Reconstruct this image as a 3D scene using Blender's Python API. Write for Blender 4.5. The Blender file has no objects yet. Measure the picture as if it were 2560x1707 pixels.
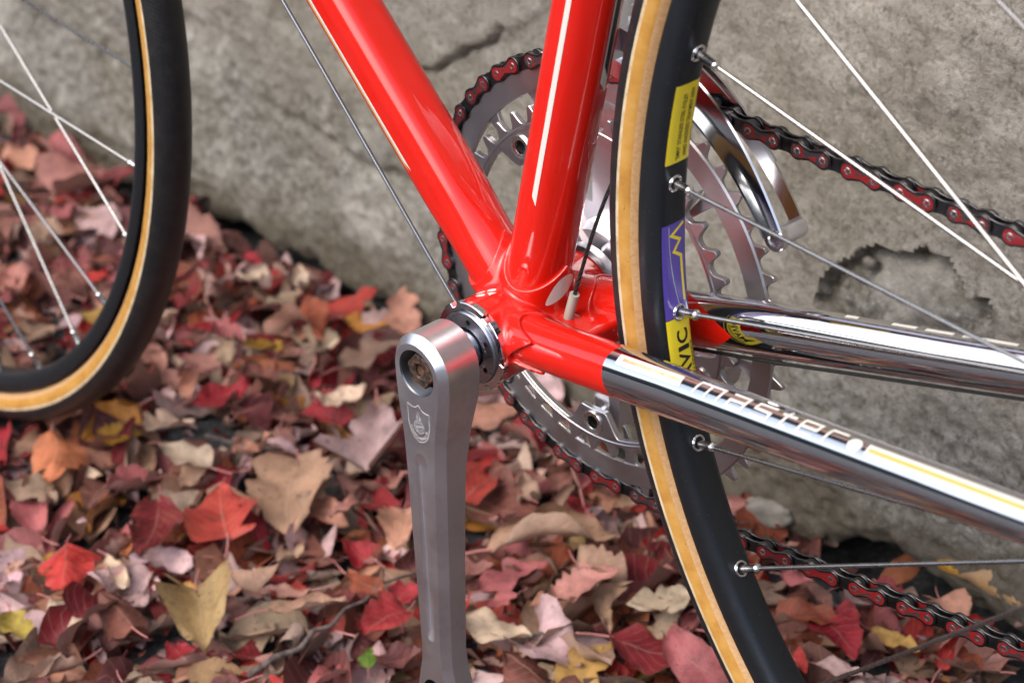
import bpy, bmesh, math, random
import numpy as np
from mathutils import Vector, Matrix
from mathutils.geometry import tessellate_polygon
from mathutils.bvhtree import BVHTree
R = math.radians
sin, cos, pi = math.sin, math.cos, math.pi
random.seed(11); rng = np.random.default_rng(11)
scene = bpy.context.scene
COL = scene.collection

# ------------------------------------------------------------------ camera
cd = bpy.data.cameras.new('camera'); cam = bpy.data.objects.new('camera', cd); COL.objects.link(cam)
CP = Vector((-0.63966, 0.59910, 0.73934))
RIGHT = Vector((-0.692, -0.721, -0.041)); DOWN = Vector((-0.323, 0.360, -0.875)); FWD = Vector((0.645, -0.592, -0.483))
FWD.normalize(); RIGHT = (RIGHT - FWD * RIGHT.dot(FWD)).normalized(); DOWN = FWD.cross(RIGHT)
if DOWN.z > 0: DOWN = -DOWN
cam.matrix_world = Matrix(((RIGHT.x, -DOWN.x, -FWD.x, CP.x), (RIGHT.y, -DOWN.y, -FWD.y, CP.y), (RIGHT.z, -DOWN.z, -FWD.z, CP.z), (0, 0, 0, 1)))
cd.sensor_width = 36; cd.lens = 5521.27 / 2560 * 36; cd.clip_start = 0.02; cd.clip_end = 200
cd.dof.use_dof = True; cd.dof.focus_distance = 0.97; cd.dof.aperture_fstop = 11.5
scene.camera = cam
def photo(p):                                        # where a world point falls, in photo pixels (used only to pick which leaves are in view)
    q = p - CP; d = q.dot(FWD)
    return 1280 + 5521.27 * q.dot(RIGHT) / d, 853.5 + 5521.27 * q.dot(DOWN) / d

# ------------------------------------------------------------------ sky and sun
w = bpy.data.worlds.new('World'); scene.world = w; w.use_nodes = True
nt = w.node_tree; bg = nt.nodes['Background']
sky = nt.nodes.new('ShaderNodeTexSky'); sky.sky_type = 'NISHITA'; sky.sun_disc = False
SUN_EL, SUN_AZ = R(52), R(200)
sky.sun_elevation = SUN_EL; sky.sun_rotation = SUN_AZ
sky.air_density = 1.0; sky.dust_density = 4.0; sky.ozone_density = 1.0
hs = nt.nodes.new('ShaderNodeHueSaturation'); hs.inputs['Saturation'].default_value = 0.8
nt.links.new(sky.outputs[0], hs.inputs['Color']); nt.links.new(hs.outputs[0], bg.inputs[0])
bg.inputs[1].default_value = 0.15
sl = bpy.data.lights.new('sun', 'SUN'); sun = bpy.data.objects.new('sun', sl); COL.objects.link(sun)
sl.energy = 0.5; sl.angle = R(60); sl.color = (1, .97, .93)
sd_ = Vector((sin(SUN_AZ) * cos(SUN_EL), cos(SUN_AZ) * cos(SUN_EL), sin(SUN_EL)))
sd_ = Vector((0.08, 0.68, 0.73)).normalized()
sky.sun_elevation = math.asin(sd_.z); sky.sun_rotation = math.atan2(sd_.x, sd_.y)
sun.rotation_euler = sd_.to_track_quat('Z', 'Y').to_euler()
vs = scene.view_settings; vs.view_transform = 'Standard'; vs.look = 'None'; vs.exposure = 1.15; vs.gamma = 1; vs.use_curve_mapping = False

# ------------------------------------------------------------------ materials
def mat(name, color=(.5, .5, .5), rough=.5, metal=0., coat=0., coat_rough=.03, spec=.5, aniso=0.):
    m = bpy.data.materials.new(name); m.use_nodes = True
    b = m.node_tree.nodes['Principled BSDF']
    b.inputs['Base Color'].default_value = (*color, 1); b.inputs['Roughness'].default_value = rough
    b.inputs['Metallic'].default_value = metal; b.inputs['Coat Weight'].default_value = coat
    b.inputs['Coat Roughness'].default_value = coat_rough; b.inputs['Specular IOR Level'].default_value = spec
    b.inputs['Anisotropic'].default_value = aniso
    return m
class N:                                             # small node helper
    def __init__(s, m): s.t = m.node_tree; s.b = s.t.nodes['Principled BSDF']
    def n(s, k, **kw):
        x = s.t.nodes.new('ShaderNode' + k)
        for a, v in kw.items():
            if a in x.inputs: x.inputs[a].default_value = v
            else: setattr(x, a, v)
        return x
    def l(s, a, b): s.t.links.new(a, b)
    def coord(s, scale=(1, 1, 1), kind='Object'):
        c = s.n('TexCoord'); mp = s.n('Mapping'); mp.inputs['Scale'].default_value = scale
        s.l(c.outputs[kind], mp.inputs[0]); return mp.outputs[0]
    def noise(s, vec, scale, detail=4, rough=.55, dist=0.):
        x = s.n('TexNoise', Scale=scale, Detail=detail, Roughness=rough, Distortion=dist); s.l(vec, x.inputs['Vector']); return x.outputs['Fac']
    def ramp(s, fac, stops):
        x = s.n('ValToRGB'); e = x.color_ramp.elements
        while len(e) < len(stops): e.new(.5)
        for i, (p, c) in enumerate(stops):
            e[i].position = p; e[i].color = (*c, 1) if isinstance(c, tuple) else (c, c, c, 1)
        s.l(fac, x.inputs[0]); return x.outputs[0]
    def mix(s, fac, a, b, mode='MIX'):
        x = s.n('Mix', data_type='RGBA', blend_type=mode)
        for sock, v in ((x.inputs[0], fac), (x.inputs[6], a), (x.inputs[7], b)):
            if hasattr(v, 'is_linked') or hasattr(v, 'links'): s.l(v, sock)
            elif isinstance(v, tuple): sock.default_value = (*v, 1)
            else: sock.default_value = v
        return x.outputs[2]
    def math(s, op, a, b=0.):
        x = s.n('Math', operation=op)
        for i, v in enumerate((a, b)):
            if hasattr(v, 'links'): s.l(v, x.inputs[i])
            else: x.inputs[i].default_value = v
        return x.outputs[0]
    def bump(s, h, strength=.3, dist=.001, prev=None):
        x = s.n('Bump', Strength=strength, Distance=dist); s.l(h, x.inputs['Height'])
        if prev is not None: s.l(prev, x.inputs['Normal'])
        s.l(x.outputs[0], s.b.inputs['Normal']); return x.outputs[0]
    def base(s, c): s.l(c, s.b.inputs['Base Color'])
    def rough(s, c): s.l(c, s.b.inputs['Roughness'])

def red_paint():
    m = mat('red_enamel', (.60, .009, .003), .4, 0, 1., .02, .15); q = N(m)
    v = q.coord(); d = q.noise(v, 900, 3); g = q.noise(v, 60, 3)
    q.rough(q.ramp(g, [(.3, .32), (.7, .5)])); q.l(q.ramp(q.noise(v, 35, 6, .7), [(.35, .015), (.75, .09)]), q.b.inputs['Coat Roughness']); q.base(q.mix(q.math('MULTIPLY', q.ramp(q.noise(v, 1600, 2), [(.66, 0.), (.72, .8)]), q.ramp(g, [(.52, 0.), (.66, 1.)])), (.60, .009, .003), (.42, .16, .13)))
    return m
RED = red_paint()
def chrome_mat(name, col, r0, r1, sc):
    m = mat(name, col, r0, 1.); q = N(m); v = q.coord()
    q.rough(q.ramp(q.noise(v, sc, 5), [(.35, r0), (.75, r1)])); return m
CHROME = chrome_mat('chrome', (.70, .70, .72), .025, .09, 40)
POLISH = chrome_mat('polished_alloy', (.72, .73, .78), .30, .40, 50)
SATIN = chrome_mat('satin_alloy', (.50, .49, .51), .32, .46, 80)
q = N(POLISH); v = q.coord((900, 900, 40)); sc = q.noise(v, 1.0, 3, .6); q.bump(sc, .06, .0003)
v = q.coord(); gr_ = q.ramp(q.noise(v, 45, 6, .7), [(.52, 0.), (.75, .4)]); q.base(q.mix(gr_, (.84, .85, .90), (.46, .45, .46)))
STEEL = chrome_mat('bright_steel', (.70, .69, .67), .20, .32, 200)
CUP = chrome_mat('ground_steel', (.40, .42, .47), .25, .40, 150)
CHAIN = chrome_mat('dark_chain_steel', (.075, .075, .08), .28, .45, 300)
PIN = chrome_mat('chain_pin_steel', (.48, .48, .50), .22, .35, 300)
SPOKE = chrome_mat('spoke_steel', (.36, .358, .357), .24, .36, 200)
RIM = mat('anodised_rim', (.034, .039, .047), .36, .75); q = N(RIM); v = q.coord(); q.rough(q.ramp(q.noise(v, 120, 5, .7), [(.3, .30), (.75, .46)])); q.base(q.mix(q.ramp(q.noise(v, 700, 3), [(.66, 0.), (.72, .5)]), (.034, .039, .047), (.12, .12, .12)))
RUSTB = mat('rusty_bolt', (.1, .05, .03), .7, .4); q = N(RUSTB); v = q.coord()
q.base(q.ramp(q.noise(v, 450, 5), [(.35, (.012, .012, .014)), (.5, (.05, .032, .025)), (.66, (.16, .075, .045))])); q.bump(q.noise(v, 900, 4), .4, .0006)
def chain_red():
    m = mat('worn_red_paint', (.45, .01, .008), .38, 0, .3); q = N(m); v = q.coord(); oi = q.n('ObjectInfo')
    f = q.noise(v, 420, 4)
    wv = q.n('VectorMath', operation='ADD'); 
    thr = q.math('ADD', q.math('MULTIPLY', oi.outputs['Random'], .22), -.09)
    f2 = q.math('SUBTRACT', f, q.math('ADD', thr, .03))
    k = q.ramp(f2, [(.40, 0.), (.47, 1.)])
    q.base(q.mix(k, (.03, .03, .032), (.21, .007, .009)))
    return m
CHRED = chain_red()
def tread_mat(cx, cz):                               # file tread: fine chevrons round the tyre
    m = mat('black_tread', (.010, .011, .014), .50); q = N(m); v = q.coord(); s = q.n('SeparateXYZ'); q.l(v, s.inputs[0])
    ang = q.math('MULTIPLY', q.math('ARCTAN2', q.math('SUBTRACT', s.outputs[2], cz), q.math('SUBTRACT', s.outputs[0], cx)), .334)
    t = q.math('ADD', ang, q.math('MULTIPLY', q.math('ABSOLUTE', s.outputs[1]), .9)); wv = q.math('SINE', q.math('MULTIPLY', t, 2600.))
    q.bump(wv, .10, .0004); d = q.noise(v, 130, 5, .7); q.base(q.ramp(d, [(.45, (.006, .007, .009)), (.75, (.020, .019, .018))])); return m
TREADS = {'rear_wheel': tread_mat(-.3912, .3349), 'front_wheel': tread_mat(.5915, .3385)}
def gum(name, c0, c1, c2, sc):
    m = mat(name, c1, .5, 0, .25, .2); q = N(m); v = q.coord()
    a = q.ramp(q.noise(v, sc, 6, .6), [(.3, c0), (.5, c1), (.72, c2)])
    d = q.ramp(q.noise(v, 240, 4, .7), [(.64, 0.), (.72, .6)])
    q.base(q.mix(d, a, (.05, .03, .015))); q.bump(q.noise(v, 1800, 2), .15, .0003); return m
GUM = gum('amber_sidewall', (.36, .165, .028), (.46, .235, .045), (.52, .30, .085), 90)
CREAM = gum('cream_edge', (.40, .28, .14), (.54, .43, .28), (.64, .55, .40), 150)
TAN = gum('tan_base_tape', (.44, .24, .10), (.50, .30, .14), (.55, .36, .19), 600)
WHITE = mat('white_paint', (.66, .645, .60), .35, 0, .5)
ENGRAVE = mat('engraved_line', (.74, .74, .74), .55, .3)  # pale colour stands in for engraved lines catching the light
GOLD = mat('gold_paint', (.62, .40, .12), .35, 0, .5)
YELLOW = mat('yellow_sticker', (.95, .76, .02), .4, 0, .4)
PURPLE = mat('purple_sticker', (.10, .06, .42), .35, 0, .6)
INK = mat('black_ink', (.008, .008, .008), .45)
CABLE = mat('braided_cable', (.20, .215, .235), .42, .9); q = N(CABLE); v = q.coord()
wv = q.n('TexWave', Scale=320.0, bands_direction='DIAGONAL'); q.l(v, wv.inputs['Vector']); q.bump(wv.outputs['Fac'], .10, .0003)
DARKCABLE = mat('dark_cable', (.025, .03, .03), .45, .5); q = N(DARKCABLE); v = q.coord()
wv = q.n('TexWave', Scale=320.0, bands_direction='DIAGONAL'); q.l(v, wv.inputs['Vector']); q.bump(wv.outputs['Fac'], .7, .0008)
SLEEVE = mat('grey_cable_sleeve', (.36, .345, .30), .5)
CAGE = chrome_mat('cage_steel', (.62, .62, .64), .10, .20, 60)
BORE = chrome_mat('threaded_bore', (.20, .21, .23), .28, .40, 150)
BLACK = mat('black_hole', (.01, .01, .01), .8)

# ------------------------------------------------------------------ mesh helpers (millimetres, bottom bracket at the origin)
GZ = 268.0
def P(x, y, z): return Vector((x / 1000, y / 1000, (z + GZ) / 1000))
class MB:
    def __init__(s): s.v = []; s.f = []; s.m = []
    def add(s, vs, fs, mi=0):
        o = len(s.v); s.v += [tuple(x) for x in vs]; s.f += [tuple(i + o for i in f) for f in fs]
        s.m += (list(mi) if isinstance(mi, (list, tuple)) else [mi] * len(fs)); return s
    def tube(s, path, rad, seg=16, mi=0, caps=True, closed=False, twist=None):
        path = [Vector(p) for p in path]; n = len(path)
        if not isinstance(rad, (list, tuple)): rad = [rad] * n
        vs = []; up = None
        for i, p in enumerate(path):
            a = path[(i - 1) % n] if (closed or i > 0) else p; b = path[(i + 1) % n] if (closed or i < n - 1) else p
            t = (b - a).normalized()
            if up is None:
                up = Vector((0, 1, 0)) if abs(t.y) < .8 else Vector((0, 0, 1))
            up = (up - t * up.dot(t)).normalized(); e2 = t.cross(up)
            for k in range(seg):
                th = 2 * pi * k / seg
                r = rad[i](th) if callable(rad[i]) else rad[i]
                vs.append(p + (up * cos(th) + e2 * sin(th)) * r)
        fs = []
        for i in range(n if closed else n - 1):
            j = (i + 1) % n
            for k in range(seg):
                l = (k + 1) % seg; fs.append((i * seg + k, i * seg + l, j * seg + l, j * seg + k))
        if caps and not closed:
            fs.append(tuple(range(seg))[::-1]); fs.append(tuple((n - 1) * seg + k for k in range(seg)))
        return s.add(vs, fs, mi)
    def lathe(s, prof, c=(0, 0, 0), axis=(0, 1, 0), seg=32, mi=0, closed=True, ph=0., capped=False):
        """prof: (t along axis, radius), mi: one index or one per profile segment"""
        ax = Vector(axis).normalized(); e1 = Vector((0, 0, 1)) if abs(ax.z) < .9 else Vector((1, 0, 0))
        e1 = (e1 - ax * e1.dot(ax)).normalized(); e2 = ax.cross(e1); c = Vector(c); n = len(prof); vs = []
        for (t, r) in prof:
            for k in range(seg):
                th = 2 * pi * (k + ph) / seg; vs.append(c + ax * t + (e1 * cos(th) + e2 * sin(th)) * r)
        fs = []; ms = []
        for i in range(n if closed else n - 1):
            j = (i + 1) % n
            for k in range(seg):
                l = (k + 1) % seg; fs.append((i * seg + k, i * seg + l, j * seg + l, j * seg + k)); ms.append(mi[i] if isinstance(mi, (list, tuple)) else mi)
        if capped:
            for i in (0, n - 1): fs.append(tuple(i * seg + k for k in range(seg))); ms.append(mi if not isinstance(mi, (list, tuple)) else mi[0])
        return s.add(vs, fs, ms)
    def box(s, c, u, v, w, mi=0):
        c, u, v, w = Vector(c), Vector(u), Vector(v), Vector(w)
        vs = [c + u * a + v * b + w * d for a in (-1, 1) for b in (-1, 1) for d in (-1, 1)]
        return s.add(vs, [(0, 1, 3, 2), (4, 6, 7, 5), (0, 4, 5, 1), (2, 3, 7, 6), (0, 2, 6, 4), (1, 5, 7, 3)], mi)
    def prism(s, loops, w0, w1, fn=lambda u, v, w: (u, w, v), mi=0, cap0=True, cap1=True, bev=0.):
        """2D loops (first the outline, then holes) raised from w0 to w1 through fn"""
        tris = tessellate_polygon([[Vector((u, v, 0)) for u, v in lp] for lp in loops]); flat = [p for lp in loops for p in lp]
        if bev:
            ins = []
            for li, lp in enumerate(loops):
                n = len(lp); ar = sum(lp[i][0] * lp[(i + 1) % n][1] - lp[(i + 1) % n][0] * lp[i][1] for i in range(n))
                sg = (1 if ar > 0 else -1) * (1 if li == 0 else -1)
                for i in range(n):
                    ax_, ay_ = lp[i - 1]; bx_, by_ = lp[(i + 1) % n]; dx, dy = bx_ - ax_, by_ - ay_; L = math.hypot(dx, dy) or 1
                    ins.append((lp[i][0] - sg * dy / L * bev, lp[i][1] + sg * dx / L * bev))
            sgw = 1 if w1 > w0 else -1
            rows = [[fn(u, v, w0) for u, v in flat], [fn(u, v, w1 - sgw * bev) for u, v in flat], [fn(u, v, w1) for u, v in ins]]
        else:
            rows = [[fn(u, v, w0) for u, v in flat], [fn(u, v, w1) for u, v in flat]]
        N_ = len(flat); vs = [p for r in rows for p in r]; fs = []
        if cap0: fs += [tuple(t) for t in tris]
        if cap1: fs += [tuple(i + (len(rows) - 1) * N_ for i in t) for t in tris]
        o = 0
        for lp in loops:
            n = len(lp)
            for k in range(len(rows) - 1):
                for i in range(n):
                    j = (i + 1) % n; fs.append((k * N_ + o + i, k * N_ + o + j, (k + 1) * N_ + o + j, (k + 1) * N_ + o + i))
            o += n
        return s.add(vs, fs, mi)
    def build(s, name, mats, parent=None, smooth=40, label=None, raw=False, recalc=True):
        me = bpy.data.meshes.new(name)
        V = s.v if raw else [P(*p) for p in s.v]
        me.from_pydata([tuple(p) for p in V], [], s.f)
        for m in (mats if isinstance(mats, (list, tuple)) else [mats]): me.materials.append(m)
        if max(s.m, default=0) > 0: me.polygons.foreach_set('material_index', s.m)
        if recalc:
            bm = bmesh.new(); bm.from_mesh(me); bmesh.ops.recalc_face_normals(bm, faces=bm.faces); bm.to_mesh(me); bm.free()
        if smooth:
            me.polygons.foreach_set('use_smooth', [True] * len(me.polygons)); me.set_sharp_from_angle(angle=R(smooth))
        return link(name, me, parent, label)
def link(name, me, parent=None, label=None):
    o = bpy.data.objects.new(name, me); COL.objects.link(o)
    if parent is not None: o.parent = parent
    if label: o['label'] = label
    return o
def tag(o, label, cat=None, group=None, kind=None):
    if label: o['label'] = label
    if cat: o['category'] = cat
    if group: o['group'] = group
    if kind: o['kind'] = kind
    return o
def empty(name, parent=None, loc=(0, 0, 0)):
    o = bpy.data.objects.new(name, None); o.empty_display_size = .02; COL.objects.link(o); o.location = loc
    if parent is not None: o.parent = parent
    return o
def circle(r, n, c=(0, 0), ph=0.): return [(c[0] + r * cos(2 * pi * (k + ph) / n), c[1] + r * sin(2 * pi * (k + ph) / n)) for k in range(n)]
def text_tris(body, size=1., bold=0., sx=1.):
    c = bpy.data.curves.new('lettering', 'FONT'); c.body = body; c.size = size; c.offset = bold; c.resolution_u = 3
    o = bpy.data.objects.new('lettering', c); COL.objects.link(o)
    me = bpy.data.meshes.new_from_object(o.evaluated_get(bpy.context.evaluated_depsgraph_get()))
    vs = [(v.co.x * sx, v.co.y) for v in me.vertices]; fs = [tuple(p.vertices) for p in me.polygons]
    bpy.data.objects.remove(o); bpy.data.curves.remove(c); bpy.data.meshes.remove(me)
    return vs, fs
def ribbon(pts, width, closed=False):
    """a 2D polyline as a strip of quads"""
    n = len(pts); vs = []
    for i, p in enumerate(pts):
        a = pts[(i - 1) % n] if (closed or i) else p; b = pts[(i + 1) % n] if (closed or i < n - 1) else p
        d1 = Vector((p[0] - a[0], p[1] - a[1])); d2 = Vector((b[0] - p[0], b[1] - p[1]))
        if d1.length < 1e-6: d1 = d2
        if d2.length < 1e-6: d2 = d1
        d1.normalize(); d2.normalize(); t = (d1 + d2)
        t = t.normalized() if t.length > 1e-4 else d1
        nn = Vector((-t.y, t.x)); k = min(1.8, 1 / max(.3, nn.dot(Vector((-d1.y, d1.x))))) * width / 2
        vs += [(p[0] + nn.x * k, p[1] + nn.y * k), (p[0] - nn.x * k, p[1] - nn.y * k)]
    fs = [(2 * i, 2 * i + 1, 2 * ((i + 1) % n) + 1, 2 * ((i + 1) % n)) for i in range(n if closed else n - 1)]
    return vs, fs
def unit(v): return Vector(v).normalized()

# ------------------------------------------------------------------ numpy noise
def _hash(ix, iy, seed):
    h = (ix.astype(np.int64) * 374761393 + iy.astype(np.int64) * 668265263 + seed * 1442695041) & 0x7fffffff
    h = ((h ^ (h >> 13)) * 1274126177) & 0x7fffffff
    return ((h ^ (h >> 16)) & 0xffff) / 65535.0
def vnoise(x, y, seed=0):
    ix = np.floor(x); iy = np.floor(y); fx = x - ix; fy = y - iy; fx = fx * fx * (3 - 2 * fx); fy = fy * fy * (3 - 2 * fy)
    a = _hash(ix, iy, seed); b = _hash(ix + 1, iy, seed); c = _hash(ix, iy + 1, seed); d = _hash(ix + 1, iy + 1, seed)
    return (a * (1 - fx) + b * fx) * (1 - fy) + (c * (1 - fx) + d * fx) * fy
def fbm(x, y, seed=0, oct=4, gain=.5):
    s = 0; a = 1; t = 0
    for o in range(oct): s = s + a * vnoise(x * 2 ** o + 17 * o, y * 2 ** o + 31 * o, seed + o); t += a; a *= gain
    return s / t
def sstep(a, b, x): t = np.clip((x - a) / (b - a), 0, 1); return t * t * (3 - 2 * t)

# ================================================================== SETTING
# ---- ground
def ground_h(x, y):                                   # metres
    h = -.006 + .012 * (fbm(x * 9, y * 9, 3) - .5) + .006 * (fbm(x * 60, y * 60, 5, 3) - .5)
    return h - .020 * sstep(.045, -.0, y + .272) * sstep(.30, .05, x)
xs = np.concatenate([[-30, -12, -5, -2], np.arange(-1.0, 1.7, .012), [2.4, 5, 12, 30]])
ys = np.concatenate([[-1.5, -.6], np.arange(-.40, .9, .012), [1.2, 2, 4, 8, 14, 30]])
X, Y = np.meshgrid(xs, ys, indexing='ij'); Z = ground_h(X, Y)
Z = np.where((np.abs(X) > 1.8) | (Y > 1), -.006, Z)
nx, ny = X.shape
idx = np.arange(nx * ny).reshape(nx, ny)
F = np.stack([idx[:-1, :-1], idx[1:, :-1], idx[1:, 1:], idx[:-1, 1:]], -1).reshape(-1, 4)
ASPH = mat('dark_asphalt', (.05, .05, .055), .8); q = N(ASPH); v = q.coord()
sp_ = q.n('SeparateXYZ'); q.l(v, sp_.inputs[0]); far_ = q.ramp(q.math('ADD', sp_.outputs[1], q.math('MULTIPLY', q.noise(v, 14, 4), .10)), [(.46, 0.), (.50, 1.)])
q.base(q.mix(far_, q.ramp(q.noise(v, 260, 5, .7), [(.35, (.022, .024, .026)), (.55, (.06, .064, .068)), (.72, (.15, .155, .16))]), q.ramp(q.noise(v, 180, 5, .7), [(.3, (.045, .048, .058)), (.7, (.10, .105, .12))]))); q.bump(q.noise(v, 300, 5, .7), .8, .004)
g = MB(); g.v = np.stack([X, Y, Z], -1).reshape(-1, 3).tolist(); g.f = F.tolist(); g.m = [0] * len(g.f)
tag(g.build('ground', ASPH, raw=True, smooth=60, recalc=False), None, kind='structure')

# ---- wall
WY = -.272
EDGE = np.array([(-7, .0), (-.20, .004), (-.077, .004), (-.056, .008), (-.035, .012), (-.015, .018), (.009, .012), (.034, -.006), (.061, -.014), (.093, -.012), (.113, -.018), (.25, -.01), (.36, 0.), (.41, .002), (.443, .006), (.461, .003), (.493, .004), (.518, .016), (.561, .010), (.609, .016), (.655, .007), (.698, .004), (1.0, 0), (9.5, 0)])
SPALL = [(46, 156), (40, 172), (36, 182), (28, 186), (20, 194), (8, 200), (-4, 202), (-14, 204), (-22, 211), (-33, 211), (-40, 204), (-46, 198), (-52, 190), (-62, 194), (-66, 186), (-60, 178), (-56, 166), (-44, 155), (-20, 140), (10, 138), (30, 142)]
def poly_sd(px, py, poly):
    d = np.full(px.shape, 1e9); inside = np.zeros(px.shape, bool); n = len(poly)
    for i in range(n):
        ax, ay = poly[i]; bx, by = poly[(i + 1) % n]; ex, ey = bx - ax, by - ay
        t = np.clip(((px - ax) * ex + (py - ay) * ey) / (ex * ex + ey * ey), 0, 1)
        d = np.minimum(d, np.hypot(px - ax - t * ex, py - ay - t * ey))
        c = ((ay > py) != (by > py)) & (px < (bx - ax) * (py - ay) / (by - ay + 1e-12) + ax); inside ^= c
    return np.where(inside, -d, d)
def line_sd(px, py, pts):
    d = np.full(px.shape, 1e9)
    for (ax, ay), (bx, by) in zip(pts[:-1], pts[1:]):
        ex, ey = bx - ax, by - ay; t = np.clip(((px - ax) * ex + (py - ay) * ey) / (ex * ex + ey * ey), 0, 1)
        d = np.minimum(d, np.hypot(px - ax - t * ex, py - ay - t * ey))
    return d
def wall_y(x, z):
    """front surface of the wall (metres) and the exposed-aggregate mask"""
    a, b = x * 1000, z * 1000
    wob = 7 * (fbm(a / 14, b / 14, 21) - .5)
    y = .020 * (fbm(x * 4, z * 4, 1, 4) - .5) + .0075 * (fbm(x * 30, z * 30, 2, 4) - .5) 
    # fine rendered skin above, coarse exposed grain below
    low = sstep(150, 95, b + 50 * (fbm(a / 60, b / 60, 8) - .5) - .10 * np.clip(a - 150, 0, 600))
    y += (.0012 + .0030 * low) * (fbm(x * 210, z * 210, 4, 3) - .5) * 1.6
    y += .0014 * (1 - low) * (fbm(x * 150 + z * 90, z * 260 - x * 160, 6, 3) - .5)
    # spalled patch
    s = poly_sd(a + wob, b + wob * .8, SPALL)
    sp = sstep(1.2, -1.8, s)
    y -= sp * (.0095 - .0055 * sstep(-2, -22, s)) 
    y += sp * .006 * (fbm(x * 130, z * 130, 9, 3) - .5)
    y += .0022 * np.exp(-(s / 3.0) ** 2) * (s > 0)
    dh = line_sd(a + wob, b + wob, [(16, 183), (22, 172), (27, 160), (30, 148)]); y -= .005 * np.exp(-(dh / 4) ** 2)
    # crack, grooves and chips
    cr = line_sd(a + wob * .7, b + wob * .7, [(395, 196), (375, 202), (342, 224), (322, 234), (315, 240), (306, 248)])
    step = (b - (202 + (a - 375) * -.66)) ; y += .004 * sstep(-6, 1, step) * np.exp(-(cr / 40) ** 2) - .009 * np.exp(-(cr / 2.4) ** 2)
    g2 = line_sd(a + wob, b + wob, [(560, 133), (543, 127), (499, 124), (456, 112), (420, 116), (380, 100)]); y -= .0045 * np.exp(-(g2 / 5) ** 2)
    for (cx, cz, rx, rz, dp) in ((-17, 280, 8, 12, .0022), (31, 335, 10, 6, .006), (600, 158, 9, 15, -.004), (640, 170, 12, 10, .004), (836, 103, 8, 7, -.003), (-120, 260, 9, 7, .005)):
        e = np.hypot((a + wob - cx) / rx, (b + wob - cz) / rz); y -= dp * sstep(1.15, .8, e) * (1 + .6 * (fbm(x * 250, z * 250, 12) - .5))
    # bulge and undercut foot
    y += .016 * sstep(.26, .03, z) * sstep(.30, .06, x)
    ed = np.interp(x, EDGE[:, 0], EDGE[:, 1]) + .010 * (fbm(a / 26, a * 0 + 3, 15) - .5)
    y -= (.055 + .03 * (fbm(x * 20, z * 20, 13) - .5)) * sstep(.003, -.004, z - ed)
    y -= .006 * sstep(.016, .0, z - ed)
    return WY + y, np.clip(sp + low * .9, 0, 1), sp, np.exp(-((s + 2.5) / 3.5) ** 2)
xs = np.concatenate([np.linspace(-6.0, -.42, 50), np.arange(-.40, 1.15, .0026), np.linspace(1.17, 9.0, 80)])
zs = np.concatenate([np.arange(-.06, .44, .0026), np.linspace(.46, 2.6, 50)])
X, Z = np.meshgrid(xs, zs, indexing='ij'); Yw, M1, M2, M3 = wall_y(X, Z)
nx, nz = X.shape; idx = np.arange(nx * nz).reshape(nx, nz)
F = np.stack([idx[:-1, :-1], idx[:-1, 1:], idx[1:, 1:], idx[1:, :-1]], -1).reshape(-1, 4).tolist()
V = np.stack([X, Yw, Z], -1).reshape(-1, 3).tolist()
ring = list(idx[:, 0]) + list(idx[-1, 1:]) + list(idx[-2::-1, -1]) + list(idx[0, -2:0:-1]); o = len(V)
V += [(V[i][0], -.75, V[i][2]) for i in ring]; n = len(ring)
F += [(ring[i], ring[(i + 1) % n], o + (i + 1) % n, o + i) for i in range(n)]; F.append(tuple(o + i for i in range(n)))
WALLM = mat('weathered_cement', (.3, .27, .22), .88, spec=.25); q = N(WALLM); v = q.coord()
at = q.n('Attribute', attribute_name='grain'); at2 = q.n('Attribute', attribute_name='spall')
n1 = q.noise(v, 7, 6, .6); n2 = q.noise(v, 38, 6, .65); n3 = q.noise(v, 190, 5, .7); n4 = q.noise(v, 95, 4, .6)
skin = q.ramp(n2, [(.28, (.225, .21, .18)), (.5, (.325, .307, .27)), (.74, (.41, .39, .35))])
n5 = q.noise(v, 310, 6, .75); coarse = q.ramp(q.math('ADD', q.math('MULTIPLY', n3, .45), q.math('MULTIPLY', n5, .55)), [(.30, (.078, .077, .068)), (.45, (.21, .205, .183)), (.58, (.335, .33, .31)), (.72, (.62, .61, .58))])
c = q.mix(at.outputs['Fac'], skin, coarse)
c = q.mix(q.ramp(n3, [(.36, .55), (.5, 0.)]), c, (.10, .085, .06))
c = q.mix(q.ramp(n1, [(.52, 0.), (.70, .55)]), c, (.155, .14, .095))
c = q.mix(q.ramp(n4, [(.57, 0.), (.70, .45)]), c, (.13, .11, .07))
spk = q.ramp(q.noise(v, 380, 3), [(.60, 0.), (.70, .8)])
c = q.mix(q.math('MULTIPLY', spk, q.math('ADD', q.math('MULTIPLY', at2.outputs['Fac'], .6), .40)), c, (.60, .57, .53))
pit = q.ramp(q.noise(v, 330, 3, .5), [(.33, 1.), (.42, 0.)])
c = q.mix(q.math('MULTIPLY', pit, .38), c, (.05, .045, .035))
st = q.noise(v, 3.2, 5, .65, 1.2); c = q.mix(q.ramp(st, [(.50, 0.), (.66, .45)]), c, (.15, .13, .085)); c = q.mix(q.ramp(st, [(.30, .40), (.44, 0.)]), c, (.36, .335, .285))
lp_ = q.ramp(q.noise(v, 24, 4, .6), [(.50, 0.), (.62, .55)]); c = q.mix(q.math('MULTIPLY', lp_, at.outputs['Fac']), c, (.46, .445, .40)); dk_ = q.ramp(q.noise(v, 31, 4, .6), [(.36, .5), (.48, 0.)]); c = q.mix(q.math('MULTIPLY', dk_, at.outputs['Fac']), c, (.10, .095, .07))
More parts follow.
